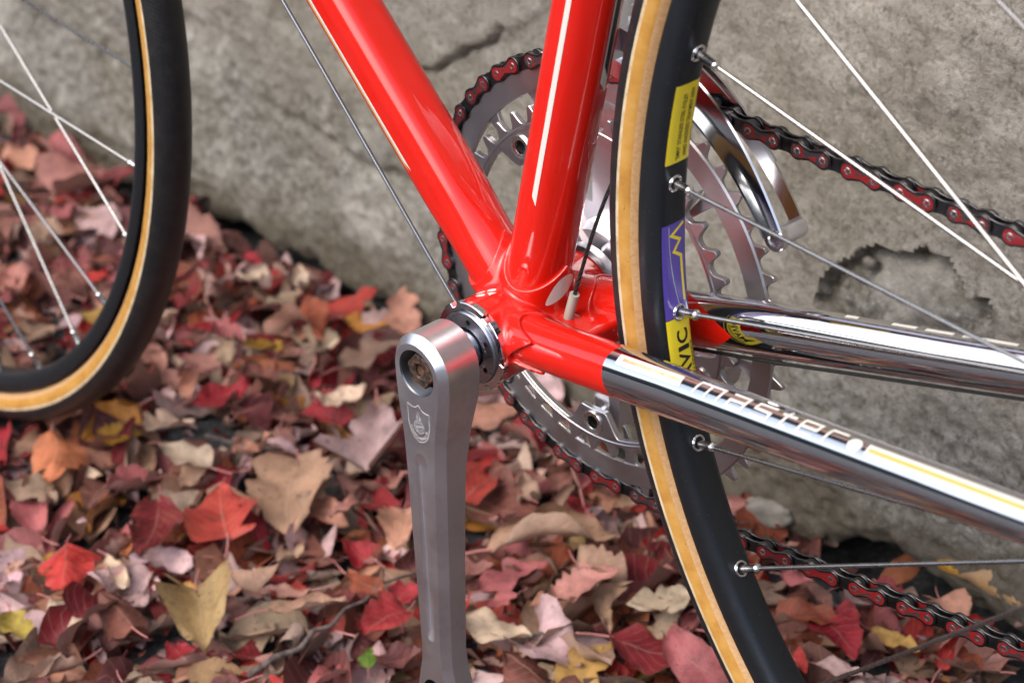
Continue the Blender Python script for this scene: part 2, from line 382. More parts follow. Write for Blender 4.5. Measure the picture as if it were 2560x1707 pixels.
sz_ = q.n('SeparateXYZ'); q.l(q.coord(), sz_.inputs[0]); ft_ = q.ramp(q.math('ADD', sz_.outputs[2], q.math('MULTIPLY', q.noise(v, 22, 4), -.07)), [(.0, .75), (.03, 0.)]); c = q.mix(ft_, c, (.075, .06, .038))
at3 = q.n('Attribute', attribute_name='broken_rim'); c = q.mix(q.math('MULTIPLY', at3.outputs['Fac'], q.ramp(n4, [(.35, .85), (.6, .15)])), c, (.085, .068, .035))
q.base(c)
b1 = q.bump(n3, .75, .003); q.bump(q.noise(v, 600, 4, .7), .6, .0012, b1)
wm = MB(); wm.v = V; wm.f = F; wm.m = [0] * len(F)
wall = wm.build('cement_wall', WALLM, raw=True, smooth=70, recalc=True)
me = wall.data
for nm, arr in (('grain', M1), ('spall', M2), ('broken_rim', M3)):
    a_ = me.attributes.new(nm, 'FLOAT', 'POINT'); a_.data.foreach_set('value', np.concatenate([arr.reshape(-1), np.zeros(n)]).astype(np.float32))
tag(wall, 'rough grey-beige cement wall with a spalled patch and undercut foot', 'wall')
PEB = mat('pale_pebble', (.42, .39, .35), .8); q = N(PEB); v = q.coord(); q.base(q.ramp(q.noise(v, 120, 5), [(.3, (.14, .128, .105)), (.6, (.23, .213, .185)), (.8, (.32, .30, .27))])); q.bump(q.noise(v, 300, 4), .5, .002)
def pebble(name, c, r, parent, label=None, seed=0, rot=0.):
    bm = bmesh.new(); bmesh.ops.create_icosphere(bm, subdivisions=3, radius=1)
    ra = random.Random(seed); ph = [ra.uniform(0, 6) for _ in range(6)]
    for vv in bm.verts:
        p = vv.co.copy(); k = 1 + .13 * sin(3 * p.x + ph[0]) + .12 * sin(4 * p.y + ph[1]) + .12 * sin(3.6 * p.z + ph[2]) + .06 * sin(8 * p.x + ph[3]) * sin(7 * p.z + ph[4])
        p *= k; x, z = p.x * r[0], p.z * r[2]
        vv.co = (c[0] + x * cos(rot) - z * sin(rot), c[1] + p.y * r[1], c[2] + x * sin(rot) + z * cos(rot))
    me = bpy.data.meshes.new(name); bm.to_mesh(me); bm.free(); me.materials.append(PEB)
    me.polygons.foreach_set('use_smooth', [True] * len(me.polygons)); return link(name, me, parent, label)
pebble('embedded_stone', (.072, -.256, .008), (.027, .010, .008), wall, 'long pale stone set in the foot of the wall', 1, R(-14))
pebble('embedded_stone', (.018, -.274, .185), (.0036, .004, .0045), wall, None, 2)
pebble('embedded_stone', (.032, -.2735, .168), (.003, .003, .003), wall, None, 3)
pebble('embedded_stone', (.425, -.262, -.003), (.030, .015, .012), wall, 'grey stone at the wall foot beside the crank', 4, R(10))
#, -.012), (.02, .014, .012), wall, None, 5, R(20))
#, -.014), (.017, .014, .011), wall, None, 6, R(-20))

# ---- added unseen tree belt, shaped for the dark bands mirrored in bright metal
ADDED_TREES = mat('added_foliage', (.035, .045, .03), .9); q = N(ADDED_TREES); v = q.coord(); q.base(q.ramp(q.noise(v, 1.2, 5), [(.35, (.04, .048, .05)), (.65, (.12, .13, .12))]))
t = MB(); vs_ = []; cols = 90; rows = 9
for i in range(cols + 1):
    a = R(-12 + 204 * i / cols); rad = 11
    for j in range(rows + 1):
        h = j / rows; top = 1.7 + 1.0 * float(sstep(50, 80, math.degrees(a))) + 12 * float(sstep(-20, -10, -math.degrees(a))) + 1.1 * vnoise(np.array([i * .37]), np.array([2.]), 5)[0] + .8 * vnoise(np.array([i * 1.3]), np.array([7.]), 6)[0]
        d = rad + 1.1 * (vnoise(np.array([i * .8]), np.array([j * .9]), 9)[0] - .5) + 1.3 * h * h
        vs_.append((d * cos(a), d * sin(a), -.05 + top * h))
t.add(vs_, [(i * (rows + 1) + j, (i + 1) * (rows + 1) + j, (i + 1) * (rows + 1) + j + 1, i * (rows + 1) + j + 1) for i in range(cols) for j in range(rows)])
tag(t.build('added_treeline', ADDED_TREES, raw=True, smooth=0), None, kind='stuff')
# ================================================================== BICYCLE
bike = tag(empty('bicycle'), 'red road bicycle with chrome chainstays parked along the wall', 'bicycle')
SD = Vector((-cos(R(75.4)), 0, sin(R(75.4)))); DD = Vector((cos(R(46.7)), 0, sin(R(46.7))))
HR = Vector((-391.2, 0, 66.9)); HF = Vector((591.5, 0, 70.5))
def frame_axes(d, ref=(0, 1, 0)):
    d = Vector(d).normalized(); e1 = Vector(ref); e1 = (e1 - d * e1.dot(d)).normalized(); return d, e1, d.cross(e1)
SDa, Se1, Se2 = frame_axes(SD); DDa, De1, De2 = frame_axes(DD)

# ---- chainstays
CSL0, CSL1 = Vector((0, 18.8, 1.9)), Vector((-391.2, 66.0, 66.9))
CSR0, CSR1 = Vector((0, -19.0, 3.0)), Vector((-391.2, -66.0, 66.9))
class Stay:
    def __init__(s, A, B, bow, radii):
        s.A, s.B = A, B; s.L = (B - A).length; s.d, s.e1, s.e2 = frame_axes(B - A, (0, 1 if A.y > 0 else 1, 0)); s.bow = bow; s.radii = radii
        if s.e2.z < 0: s.e2 = -s.e2
    def c(s, t): 
        f = t / s.L
        return s.A + s.d * t + s.e2 * (s.bow * 4 * f * (1 - f)) 
    def r(s, t):                                      # half width (along e1), half height (along e2)
        xs_, a, b = zip(*s.radii); return float(np.interp(t, xs_, a)), float(np.interp(t, xs_, b))
    def p(s, t, th, off=0.):
        a, b = s.r(t); return s.c(t) + s.e1 * ((a + off) * cos(th)) + s.e2 * ((b + off) * sin(th))
STL = Stay(CSL0, CSL1, 0, [(0, 11.2, 11.6), (60, 10.8, 11.6), (120, 9.6, 11.3), (200, 8.8, 10.0), (300, 7.8, 8.2), (400, 7, 7)])
STR = Stay(CSR0, CSR1, 0, [(0, 11.2, 12), (50, 10.5, 12.3), (110, 8.2, 12.6), (200, 8.8, 10.8), (300, 8, 9), (400, 7, 7)])
def stay_mesh(st, name, bound, label):
    m = MB(); seg = 40; ts = list(np.linspace(4, 148, 73)) + list(np.linspace(152, st.L, 50)); vs = []
    for t in ts:
        for k in range(seg):
            th = 2 * pi * k / seg; tt = t
            if t < 150: tt = t + (bound(th) - 88) * max(0, 1 - abs(t - 88) / 58)        # rows follow the paint edge
            vs.append(st.p(tt, th))
    fs = []; ms = []
    for i in range(len(ts) - 1):
        for k in range(seg):
            l = (k + 1) % seg; fs.append((i * seg + k, i * seg + l, (i + 1) * seg + l, (i + 1) * seg + k)); ms.append(0 if ts[i + 1] <= 88.5 else 1)
    m.add(vs, fs, ms); return m.build(name, [RED, CHROME], bike, 60, label)
stay_l = stay_mesh(STL, 'chainstay', lambda th: 89 - 3.0 * cos(th - R(35)), 'chrome chainstay with red painted root and white lettering')
stay_r = stay_mesh(STR, 'chainstay', lambda th: 82 + 19 * (1 - min(abs(((th - R(-8) + pi) % (2 * pi)) - pi) / R(65), 1.5)), 'far chrome chainstay mirroring the rim sticker')

# ---- bottom bracket shell, a blended lug surface
def sd_cone(X, A, d, r):
    q = X - np.array(A); u = q @ np.array(d); return np.linalg.norm(q - u[:, None] * np.array(d), axis=1) - r, u, q
def smin(a, b, k): h = np.clip(.5 + .5 * (b - a) / k, 0, 1); return b * (1 - h) + a * h - k * h * (1 - h)
def smax(a, b, k): return -smin(-a, -b, k)
def bbsdf(X):
    sh = smax(np.hypot(X[:, 0], X[:, 2]) - 20.2, np.abs(X[:, 1]) - 33.6, 1.0)
    out = sh
    for d, e1, e2, base, amp, r in ((SDa, Se1, Se2, 24.3, 15.5, 16.0), (DDa, De1, De2, 24.8, 14, 16.0)):
        rad, u, q = sd_cone(X, (0, 0, 0), d, r); th = np.arctan2(q @ np.array(e2), q @ np.array(e1))
        Lm = base + amp * np.minimum(1 - np.abs(np.cos(th)), 1.05)
        out = smin(out, smax(smax(rad, u - Lm, .9), -u - 2, 1), 3.0)
    for st, sy in ((STL, 1), (STR, -1)):
        rad, u, q = sd_cone(X, st.A, st.d, 12.9); th = np.arctan2(q @ np.array(st.e2), q @ np.array(st.e1) * sy)
        Lm = 27 + 7.5 * np.cos(3 * (th - R(28))) * np.exp(-((th - R(10)) / 1.5) ** 2) + 9 * np.exp(-((th + R(62)) / .35) ** 2) + 5 * np.exp(-((th - R(30)) / .22) ** 2)
        out = smin(out, smax(smax(rad, u - Lm, .7), -u - 2, 1), 3.0)
    # bridge between the stays behind the shell
    b = np.abs(X - np.array([-30, 0, 2.])) - np.array([9, 15, 3.]); bx = np.linalg.norm(np.maximum(b, 0), axis=1) + np.minimum(b.max(1), 0) - 3
    out = smin(out, bx, 7)
    # hollow of the shell mouth on both sides
    return smax(out, -smax(np.hypot(X[:, 0], X[:, 2]) - 17, 30 - np.abs(X[:, 1]), .3), .4)
def surface_nets(f, lo, hi, h):
    ax = [np.arange(l, u + h, h) for l, u in zip(lo, hi)]; G = np.stack(np.meshgrid(*ax, indexing='ij'), -1); sh = G.shape[:3]
    D = np.concatenate([f(c) for c in np.array_split(G.reshape(-1, 3), 24)]).reshape(sh); ins = D < 0
    acc = np.zeros((sh[0] - 1, sh[1] - 1, sh[2] - 1, 3)); cnt = np.zeros(acc.shape[:3])
    for a in range(3):
        b, c = [k for k in range(3) if k != a]
        for ob in (0, 1):
            for oc in (0, 1):
                s0 = [None] * 3; s1 = [None] * 3
                s0[a] = slice(0, -1); s1[a] = slice(1, None)
                for k, o_ in ((b, ob), (c, oc)): s0[k] = s1[k] = slice(o_, sh[k] - 1 + o_)
                d0, d1 = D[tuple(s0)], D[tuple(s1)]; cr = (d0 < 0) != (d1 < 0)
                t = np.where(cr, d0 / np.where(cr, d0 - d1, 1), 0); p0 = G[tuple(s0)].copy(); p0[..., a] += t * h
                acc += np.where(cr[..., None], p0, 0); cnt += cr
    m = cnt > 0; ids = -np.ones(cnt.shape, int); ids[m] = np.arange(m.sum()); V = acc[m] / cnt[m][:, None]; Fs = []
    for a in range(3):
        b, c = [k for k in range(3) if k != a]
        s0 = [slice(1, -1)] * 3; s1 = [slice(1, -1)] * 3; s0[a] = slice(0, -1); s1[a] = slice(1, None)
        cr = ins[tuple(s0)] != ins[tuple(s1)]; I = np.argwhere(cr)
        off = np.zeros(3, int); off[[b, c]] = 1; I = I + off
        flip = ins[tuple(s0)][cr]
        q = []
        for db, dc in ((-1, -1), (0, -1), (0, 0), (-1, 0)):
            J = I.copy(); J[:, b] += db; J[:, c] += dc; q.append(ids[J[:, 0], J[:, 1], J[:, 2]])
        q = np.stack(q, 1); fl = flip if a != 1 else ~flip; q[~fl] = q[~fl][:, ::-1]; Fs.append(q)
    Fq = np.concatenate(Fs); return V, Fq[(Fq >= 0).all(1)]
V, Fq = surface_nets(bbsdf, (-58, -36, -26), (46, 36, 46), 0.8)
for _ in range(2):                                    # snap to the surface, keeps reflections clean
    e = .05; d = bbsdf(V); gr = np.stack([(bbsdf(V + e * u) - bbsdf(V - e * u)) / (2 * e) for u in np.eye(3)], 1)
    V = V - gr * (d / np.maximum((gr ** 2).sum(1), .2))[:, None] * .9
m = MB(); m.v = V.tolist(); m.f = Fq.tolist(); m.m = [0] * len(m.f)
shell = m.build('bottom_bracket_shell', RED, bike, 0, 'red lugged joint where the frame tubes meet', recalc=False)
shell.data.polygons.foreach_set('use_smooth', [True] * len(shell.data.polygons))
shell.data.normals_split_custom_set_from_vertices([tuple(x / (np.linalg.norm(x) + 1e-9)) for x in np.stack([(bbsdf(V + .25 * u) - bbsdf(V - .25 * u)) for u in np.eye(3)], 1)])
BVH = BVHTree.FromPolygons([Vector(x) for x in V], [tuple(x) for x in Fq])
def decal(name, anchor, nrm, up, shapes, mats, parent, lift=.12, label=None):
    """2D shapes (list of (verts, faces, material)) laid on the shell by straight projection"""
    nrm = unit(nrm); up = Vector(up); up = (up - nrm * up.dot(nrm)).normalized(); rt = up.cross(nrm); mm = MB()
    for vs, fs, mi in shapes:
        out = []
        for (u, v_) in vs:
            o_ = Vector(anchor) + rt * u + up * v_; h = BVH.ray_cast(o_ + nrm * 12, -nrm, 40)
            out.append((h[0] + h[1] * lift * (1 if h[1].dot(nrm) > 0 else -1)) if h[0] else o_)
        mm.add(out, fs, mi)
    return mm.build(name, mats, parent, 0, label)
def disc(loop, rings=3):
    cx = sum(p[0] for p in loop) / len(loop); cy = sum(p[1] for p in loop) / len(loop); n = len(loop)
    vs = [(cx, cy)]; fs = []
    for k in range(1, rings + 1): vs += [(cx + (x - cx) * k / rings, cy + (y - cy) * k / rings) for x, y in loop]
    fs += [(0, 1 + i, 1 + (i + 1) % n) for i in range(n)]
    for k in range(1, rings):
        a = 1 + (k - 1) * n; b = 1 + k * n; fs += [(a + i, b + i, b + (i + 1) % n, a + (i + 1) % n) for i in range(n)]
    return vs, fs
def ell(cx, cy, a, b, rot=0., n=24): return [(cx + a * cos(t) * cos(rot) - b * sin(t) * sin(rot), cy + a * cos(t) * sin(rot) + b * sin(t) * cos(rot)) for t in [2 * pi * k / n for k in range(n)]]
club = [disc(ell(-1.95, 2.1, 1.75, 1.42)) + (0,), disc(ell(2.1, 2.2, 1.75, 1.42)) + (0,), disc(ell(-1.95, -1.75, 1.75, 1.42)) + (0,), disc([(.1, -.1), (.9, -.9), (1.2, -2.9), (4.0, -.6), (3.2, -.3), (1.4, -.1)]) + (0,)]
decal('club_emblem', (3.6, 23.0, 19.7), (.17, .0, .98), (.74, -.68, 0), [([(u * 1.22, v_ * 1.12) for u, v_ in a_], b_, c_) for a_, b_, c_ in club], WHITE, shell, .12, 'white four-piece club emblem')
win = []
for k in range(36):
    t = 2 * pi * k / 36; win.append((4.7 * sin(t) * (1 + .5 * cos(t)) , 9.0 * cos(t)))
decal('lug_inlay', (-21.6, 2.2, 21.9), (-.95, .20, -.2), (-.35, -.62, .70), [disc(win, 5) + (0,)], WHITE, shell, .15, 'white teardrop inlay in the red lug')

# ---- tubes
def gilco(r, amp, lobes, ph): return lambda th: r + amp * (cos(lobes * (th - ph)))
def tube_obj(name, A, B, r, label, mats=RED, amp=0., lobes=4, ph=0., fade=(40, 70), seg=64, e1=(0, 1, 0), n=40):
    A, B = Vector(A), Vector(B); d, a1, a2 = frame_axes(B - A, e1); L = (B - A).length; vs = []; fs = []
    for i in range(n + 1):
        t = L * i / n if i else 0; f = float(sstep(fade[0], fade[1], t))
        for k in range(seg):
            th = 2 * pi * k / seg; rr = r + f * amp * cos(lobes * (th - ph)); vs.append(A + d * t + (a1 * cos(th) + a2 * sin(th)) * rr)
    for i in range(n):
        for k in range(seg): l = (k + 1) % seg; fs.append((i * seg + k, i * seg + l, (i + 1) * seg + l, (i + 1) * seg + k))
    return MB().add(vs, fs).build(name, mats, bike, 60, label)
HT0 = DD * 600                                        # where the down tube meets the head tube
down = tube_obj('down_tube', DD * 8, DD * 600, 14.3, 'red down tube with fluted sides', amp=.95, lobes=4, ph=R(42), fade=(30, 62), n=120)
seat = tube_obj('seat_tube', SD * 8, SD * 520, 14.3, 'red seat tube with a white pinstripe', amp=.25, lobes=6, ph=R(20), fade=(30, 60), n=100)
head_top = HT0 + Vector((-cos(R(73.5)), 0, sin(R(73.5)))) * 120; hd = Vector((-cos(R(73.5)), 0, sin(R(73.5))))
tube_obj('top_tube', SD * 505, head_top - hd * 25, 12.7, None)
tube_obj('head_tube', HT0 - hd * 20, head_top + hd * 10, 17, None)
def strip_on(name, A, d, e1, e2, r, t0, t1, th, w_, material, parent, point=None, lift=.15, amp=0., ph=0, label=None, n=60):
    """painted stripe on a round tube: half width w_ in millimetres"""
    vs = []; fs = []
    for i in range(n + 1):
        t = t0 + (t1 - t0) * i / n
        for k in (-1, -.33, .33, 1):
            tt = t + (point[0] * (1 - k) / 2 if i == 0 else 0) if point else t
            f = float(sstep(30, 62, tt)); a = th + k * w_ / r; rr = r + lift + f * amp * cos(4 * (a - ph)); vs.append(Vector(A) + d * tt + (e1 * cos(a) + e2 * sin(a)) * rr)
    for i in range(n):
        for k in range(3): fs.append((i * 4 + k, i * 4 + k + 1, i * 4 + 5 + k, i * 4 + 4 + k))
    return MB().add(vs, fs).build(name, material, parent, 60, label)
strip_on('pinstripe', (0, 0, 0), SDa, Se1, Se2, 14.5, 70, 500, R(9), 1.25, WHITE, seat, point=(4,), label='white pinstripe')
strip_on('pinstripe', (0, 0, 0), SDa, Se1, Se2, 14.5, 128, 500, R(97), 2.2, WHITE, seat, point=(6,), label='pale stripe on the back of the seat tube')
strip_on('pinstripe', (0, 0, 0), SDa, Se1, Se2, 14.6, 136, 500, R(97), 1.5, INK, seat, point=(6,), lift=.2, label='dark core of the rear stripe')
strip_on('pinstripe', (0, 0, 0), DDa, De1, De2, 14.3, 84, 560, R(-20), .75, WHITE, down, amp=.95, ph=R(42), label='white pinstripe', point=(5,))
strip_on('pinstripe', (0, 0, 0), DDa, De1, De2, 14.3, 84, 560, R(-26), .5, GOLD, down, amp=.95, ph=R(42), label='gold pinstripe', point=(5,))
m = MB(); c0 = DD * 184 + De2 * 14.2; m.lathe([(0, 0.1), (0, 4.6), (2.0, 4.4), (2.6, 3.6), (2.6, .1)], c0, De2, 20, closed=False); m.build('bottle_boss', BLACK, down, 40)

# ---- cup, lockring, spindle
m = MB(); prof = [(30, 17.2), (37.6, 17.2), (38.4, 16.4), (38.5, 9.6), (36.5, 9.2), (32, 9.2)]
loop = circle(16.5, 72); holes = [circle(1.35, 14, (12.9 * cos(R(94 + 60 * k)), 12.9 * sin(R(94 + 60 * k)))) for k in range(6)]
m.prism([loop, circle(9.8, 40)] + holes, 36.4, 38.5, mi=0, cap0=False)
for h in holes: m.add([(u, 36.4, v_) for u, v_ in h], [tuple(range(len(h)))], 1)
m.lathe([(33, 16.9), (38.0, 16.9), (38.5, 16.5)], seg=72, closed=False); m.lathe([(36.45, 9.8), (36.45, 16.4)], seg=40, closed=False, mi=1)
cup = m.build('bearing_cup', [CUP, BLACK], bike, 35, 'grey adjustable bearing cup with pin holes')
txt = MB()
for s_, a0 in (('36 x 24 F', 125), ('ITALY', 195)):
    for i, ch in enumerate(s_):
        if ch == ' ': continue
        vs, fs = text_tris(ch, 1.5); a = R(a0 + 5.2 * i); 
        txt.add([((10.9 + v_) * cos(a) - (u) * sin(a) , 38.53, (10.9 + v_) * sin(a) + u * cos(a)) for u, v_ in vs], fs)
txt.build('cup_engraving', ENGRAVE, cup, 0)
m = MB(); out = []
for k in range(6):
    a = 60 * k + 8; out += [(21 * cos(R(a + d)), 21 * sin(R(a + d))) for d in np.arange(0, 48.1, 4)]
    out += [(19.0 * cos(R(a + d)), 19.0 * sin(R(a + d))) for d in (49, 53, 58)]
m.prism([out, circle(17.0, 60)], 33.8, 37.0, bev=.35); m.build('lockring', CHROME, bike, 35, 'notched chrome lockring')
m = MB(); m.lathe([(30, 8.6), (44, 8.6), (47, 8.0), (60, 7.4)], seg=36, closed=False); m.build('spindle', CUP, bike, 40)
m = MB(); m.lathe([(-34, 16.5), (-38.5, 16.5), (-38.5, 22.5), (-35, 22.8), (-34, 22.6)], seg=48, closed=False); m.lathe([(-34, 8.6), (-60, 8.0)], seg=30, closed=False); m.build('fixed_cup', SATIN, bike, 40)

# ---- near crank arm (hanging straight down)
CY = 69.0; ANG = R(1.1)
def crank_half(z):                                     # outer half width of the arm, z downwards positive
    return float(np.interp(z, [0, 8, 16, 24, 32, 45, 60, 90, 130, 150, 158, 166, 174.5], [17.2, 16.95, 16.0, 14.6, 13.4, 12.6, 12.0, 11.2, 9.9, 9.5, 9.9, 11.6, 13.4]))
outl = [];  zs_ = list(np.concatenate([np.arange(1.5, 60, 2.25), np.arange(60, 150, 6), np.arange(150, 174.6, 2.2)]))
arc = [(17.2 * sin(t), 17.2 * cos(t)) for t in np.linspace(-pi / 2, pi / 2, 41)]
outl = [(x, z) for x, z in arc] + [(crank_half(z), -z) for z in zs_] + [(13.6 * sin(t), -174.5 + 13.6 * cos(t)) for t in np.linspace(pi / 2 + .15, 3 * pi / 2 - .15, 21)] + [(-crank_half(z), -z) for z in zs_[::-1]]
def chamf(x, z):                                       # chamfer width, wide on the rear edge and round the boss
    f = float(sstep(-8, -26, z)); return 3.4 * (1 - f) + (2.6 if x > 0 else 3.6) * f
n = len(outl); ins = []; mid = []
for i in range(n):
    a, b = outl[i - 1], outl[(i + 1) % n]; d = Vector((b[0] - a[0], b[1] - a[1])).normalized(); nn = Vector((d.y, -d.x)); c_ = chamf(*outl[i])
    ins.append((outl[i][0] + nn.x * c_, outl[i][1] + nn.y * c_))
def inset_ok(pts): return pts
hole = circle(11.0, 64); eye = circle(7.0, 32, (0, -174.5))
gro = [(3.9 * cos(t), -45 + 3.9 * sin(t)) for t in np.linspace(0, pi, 13)] + [(-2.3 + 0 * t, 0) for t in ()] + [(2.3 * cos(t), -142 + 2.3 * sin(t)) for t in np.linspace(pi, 2 * pi, 11)]
tri = tessellate_polygon([[Vector((u, v_, 0)) for u, v_ in lp] for lp in (ins, hole, eye, gro)]); flat = ins + hole + eye + gro
def yb(z): return float(np.interp(-z, [-20, 12, 30, 50, 80, 150, 175], [47.5, 47.5, 50.5, 53.5, 54.8, 56, 55]))
def CR(u, v_, y):                                      # rotate about the axle by the crank angle
    return (u * cos(ANG) - v_ * sin(ANG), y, u * sin(ANG) + v_ * cos(ANG))
m = MB(); m.add([CR(u, v_, CY) for u, v_ in flat], [tuple(t) for t in tri])
base = [CR(u, v_, CY - chamf(u, v_) * 1.05) for u, v_ in outl]; o = len(m.v); I0 = 0
m.v += base; m.v += [CR(u * .985, v_ if v_ > -20 else v_, yb(v_)) for u, v_ in outl]
for i in range(n):
    j = (i + 1) % n; m.f += [(i, j, o + j, o + i), (o + i, o + j, o + n + j, o + n + i)]; m.m += [0, 0]
tb = tessellate_polygon([[Vector((u, v_, 0)) for u, v_ in outl]]); m.f += [tuple(o + n + k for k in t) for t in tb]; m.m += [0] * len(tb)
# threaded bore
bore = [(CY, 11.0), (CY - .8, 10.5)]
yy = CY - .8
for k in range(7): bore += [(yy - .5, 11.2), (yy - 1.0, 10.3)]; yy -= 1.0
bore += [(yy - .2, 10.6), (yy - 7, 10.6), (yy - 7, .5)]
m.lathe([(y, r) for y, r in bore], seg=64, closed=False, mi=2)
m.lathe([(CY, 7.0), (54, 7.0)], CR(0, -174.5, 0), (0, 1, 0), 32, closed=False, mi=1)
# groove floor
gn = len(gro); fl = [CR(u * .74, v_ - max(-1, min(1, (v_ + 95) / 30)) * 5.0, CY - 1.5) for u, v_ in gro]; mo = len(m.v); m.v += [CR(u, v_, CY) for u, v_ in gro] + fl
for i in range(gn): j = (i + 1) % gn; m.f.append((mo + i, mo + j, mo + gn + j, mo + gn + i)); m.m.append(0)
m.f += [tuple(mo + gn + k for k in t) for t in tessellate_polygon([[Vector((u, v_, 0)) for u, v_ in gro]])]; m.m += [0] * (len(m.f) - len(m.m))
crank = m.build('crank_arm', [POLISH, BLACK, BORE], bike, 28, 'bare silver crank arm with an engraved crest')
m = MB(); hexa = circle(8.3, 6, ph=.2); m.prism([hexa, circle(3.4, 20)], 55, 67.0, bev=.6); m.lathe([(65.2, 3.4), (64.5, .3)], seg=20, closed=False); m.lathe([(59.5, 10.3), (59.5, 3)], seg=30, closed=False)
m.build('crank_bolt', RUSTB, crank, 30, 'rusty hexagonal bolt head inside the crank')
# crest engraved on the arm
cm = MB(); w_ = .34
def eng(pts, width=.34, closed=False):
    vs, fs = ribbon(pts, width * .72, closed); cm.add([CR(-u, v_, CY + .03) for u, v_ in vs], fs)
def bez(a, b, c, n=10): return [((1 - t) ** 2 * a[0] + 2 * t * (1 - t) * b[0] + t * t * c[0], (1 - t) ** 2 * a[1] + 2 * t * (1 - t) * b[1] + t * t * c[1]) for t in np.linspace(0, 1, n)]
eng(bez((-6.9, -17.2), (-2.6, -19.6), (0, -15.9)), .42); eng(bez((0, -15.9), (2.6, -19.6), (6.9, -18.2)), .5)
eng([(-6.9, -17.2), (-6.8, -25)], .2); eng([(6.9, -18.2), (6.8, -25)], .2)
eng(bez((-6.8, -25), (-6.4, -33.4), (0, -35)), .36); eng(bez((6.8, -25), (6.4, -33.4), (0, -35)), .36)
eng(circle(3.1, 28, (0, -27.2)), .3, True); eng(circle(2.1, 22, (0, -27.2)), .2, True); eng([(-2.0, -27.6), (2.3, -26.2)], .4); eng([(-1.3, -28.8), (-.4, -26.4), (.9, -28.2)], .3)
for k in range(4): eng(bez((-.6 + .5 * k, -19.4 - 1.1 * k), (.6 + .25 * k, -20.8 - .6 * k), (.4 + .35 * k, -23.4)), .26)
for k in range(3): eng(bez((-.9 - .3 * k, -20.4 - 1.2 * k), (-1.2, -22 - .5 * k), (-.6, -24)), .22)
word = 'CAMPAGNOLO'
for i, ch in enumerate(word):
    vs, fs = text_tris(ch, 1.75, .03); a = R(-168 + 156 * i / (len(word) - 1)); cw = max(u for u, _ in vs)
    cx, cy = 4.9 * cos(a), -27.4 + 5.6 * sin(a); ta = a + pi / 2
    cm.add([CR(-(cx + (u - cw / 2) * cos(ta) - (v_ - .6) * sin(ta)), cy + (u - cw / 2) * sin(ta) + (v_ - .6) * cos(ta), CY + .03) for u, v_ in vs], fs)
cm.build('crest_engraving', ENGRAVE, crank, 0, 'engraved winged crest')

# ---- chainrings and far crank
def toothed(n, rp, per=18):
    out = []
    for i in range(n * per):
        ph = (i / per) % 1; d = (ph - .5) * 12.7 * 1.0; a = 2 * pi * (i / per - .5 + .1) / n; ad = abs(d)
        # d = 0 at a roller seat
        if ad < 3.3: r = rp - math.sqrt(3.95 ** 2 - ad * ad)
        else: r = min(rp - 2.15 + (ad - 3.3) * 2.75, rp + 3.1)
        out.append((r * cos(a), r * sin(a)))
    return out
RP = 12.7 / 2 / sin(pi / 53); RI = 12.7 / 2 / sin(pi / 42)
bolts = [54, -18, -90, 126, -162]
out_in = []
for k in range(360):
    a = k; r = 93.2
    for b in bolts:
        dd = abs((a - b + 180) % 360 - 180)
        if 8.8 < dd < 13.2: r = min(r, 93.2 - 20 * float(sstep(13.2, 11.6, dd)) * float(sstep(8.8, 9.6, dd)))
        elif dd <= 8.8: pass
    out_in.append((r * cos(R(a)), r * sin(R(a))))
m = MB(); m.prism([toothed(53, RP), out_in], -47.1, -44.9, bev=.25); m.lathe([(-44.9, 104.6), (-44.1, 103.8), (-44.1, 93.3), (-44.9, 93.22)], seg=120, closed=False)
ring_o = m.build('chainring', SATIN, bike, 30, 'large outer chainring carrying the chain')
inn = []
for k in range(720):
    a = k / 2; r = 77.5
    for b in bolts:
        dd = abs((a - b + 180) % 360 - 180); r = min(r, 77.5 - 12.5 * float(sstep(12.5, 6.5, dd)))
    inn.append((r * cos(R(a)), r * sin(R(a))))
m = MB(); m.prism([toothed(42, RI), inn] + [circle(4.9, 20, (72 * cos(R(b)), 72 * sin(R(b)))) for b in bolts], -41.2, -38.2, bev=.3)
m.lathe([(-38.25, 80.6), (-37.8, 80.0), (-37.8, 79.4), (-38.25, 79.0)], seg=120, closed=False)
ring_i = m.build('chainring', SATIN, bike, 30, 'smaller inner chainring')
for b in bolts:
    c = (72 * cos(R(b)), 0, 72 * sin(R(b))); mm = MB(); mm.lathe([(-50, 3.2), (-38.6, 3.2), (-37.5, 3.4), (-37.1, 4.0), (-37.1, 5.7), (-37.5, 6.1), (-38.3, 6.1), (-38.3, 4.9), (-50, 4.9)], c, (0, 1, 0), 28, mi=[1, 0, 0, 0, 0, 0, 0, 0, 0], closed=True)
    mm.lathe([(-46, .2), (-46, 3.2)], c, (0, 1, 0), 16, mi=1, closed=False); mm.build('chainring_bolt', [STEEL, BLACK], ring_i, 35)
m = MB()
for b in bolts:
    e = Vector((cos(R(b)), 0, sin(R(b)))); tn = Vector((-e.z, 0, e.x)); 
    sec = [(18, 11, 12), (45, 9, 9.5), (66, 8, 8), (78, 7.4, 7)]; o = len(m.v); yc = -52.5
    for r_, hw, hd_ in sec:
        for (a_, b_) in ((-1, -.6), (-.6, -1), (.6, -1), (1, -.6), (1, 1), (-1, 1)): m.v.append(tuple(e * r_ + tn * (hw * a_) + Vector((0, yc + (hd_ if b_ < 0 else 7.0) * (-b_), 0))))
    for i in range(3):
        for k in range(6): l = (k + 1) % 6; m.f.append((o + i * 6 + k, o + i * 6 + l, o + i * 6 + 6 + l, o + i * 6 + 6 + k)); m.m.append(0)
    m.f.append(tuple(o + 18 + k for k in range(6))); m.m.append(0)
m.lathe([(-43, 9), (-43, 27), (-46, 30), (-60, 30), (-66, 18), (-68, 4)], seg=60, closed=False)
cs_ = [(0, 17), (30, 12.5), (150, 9.5), (160, 12), (172, 13)]; o = len(m.v)
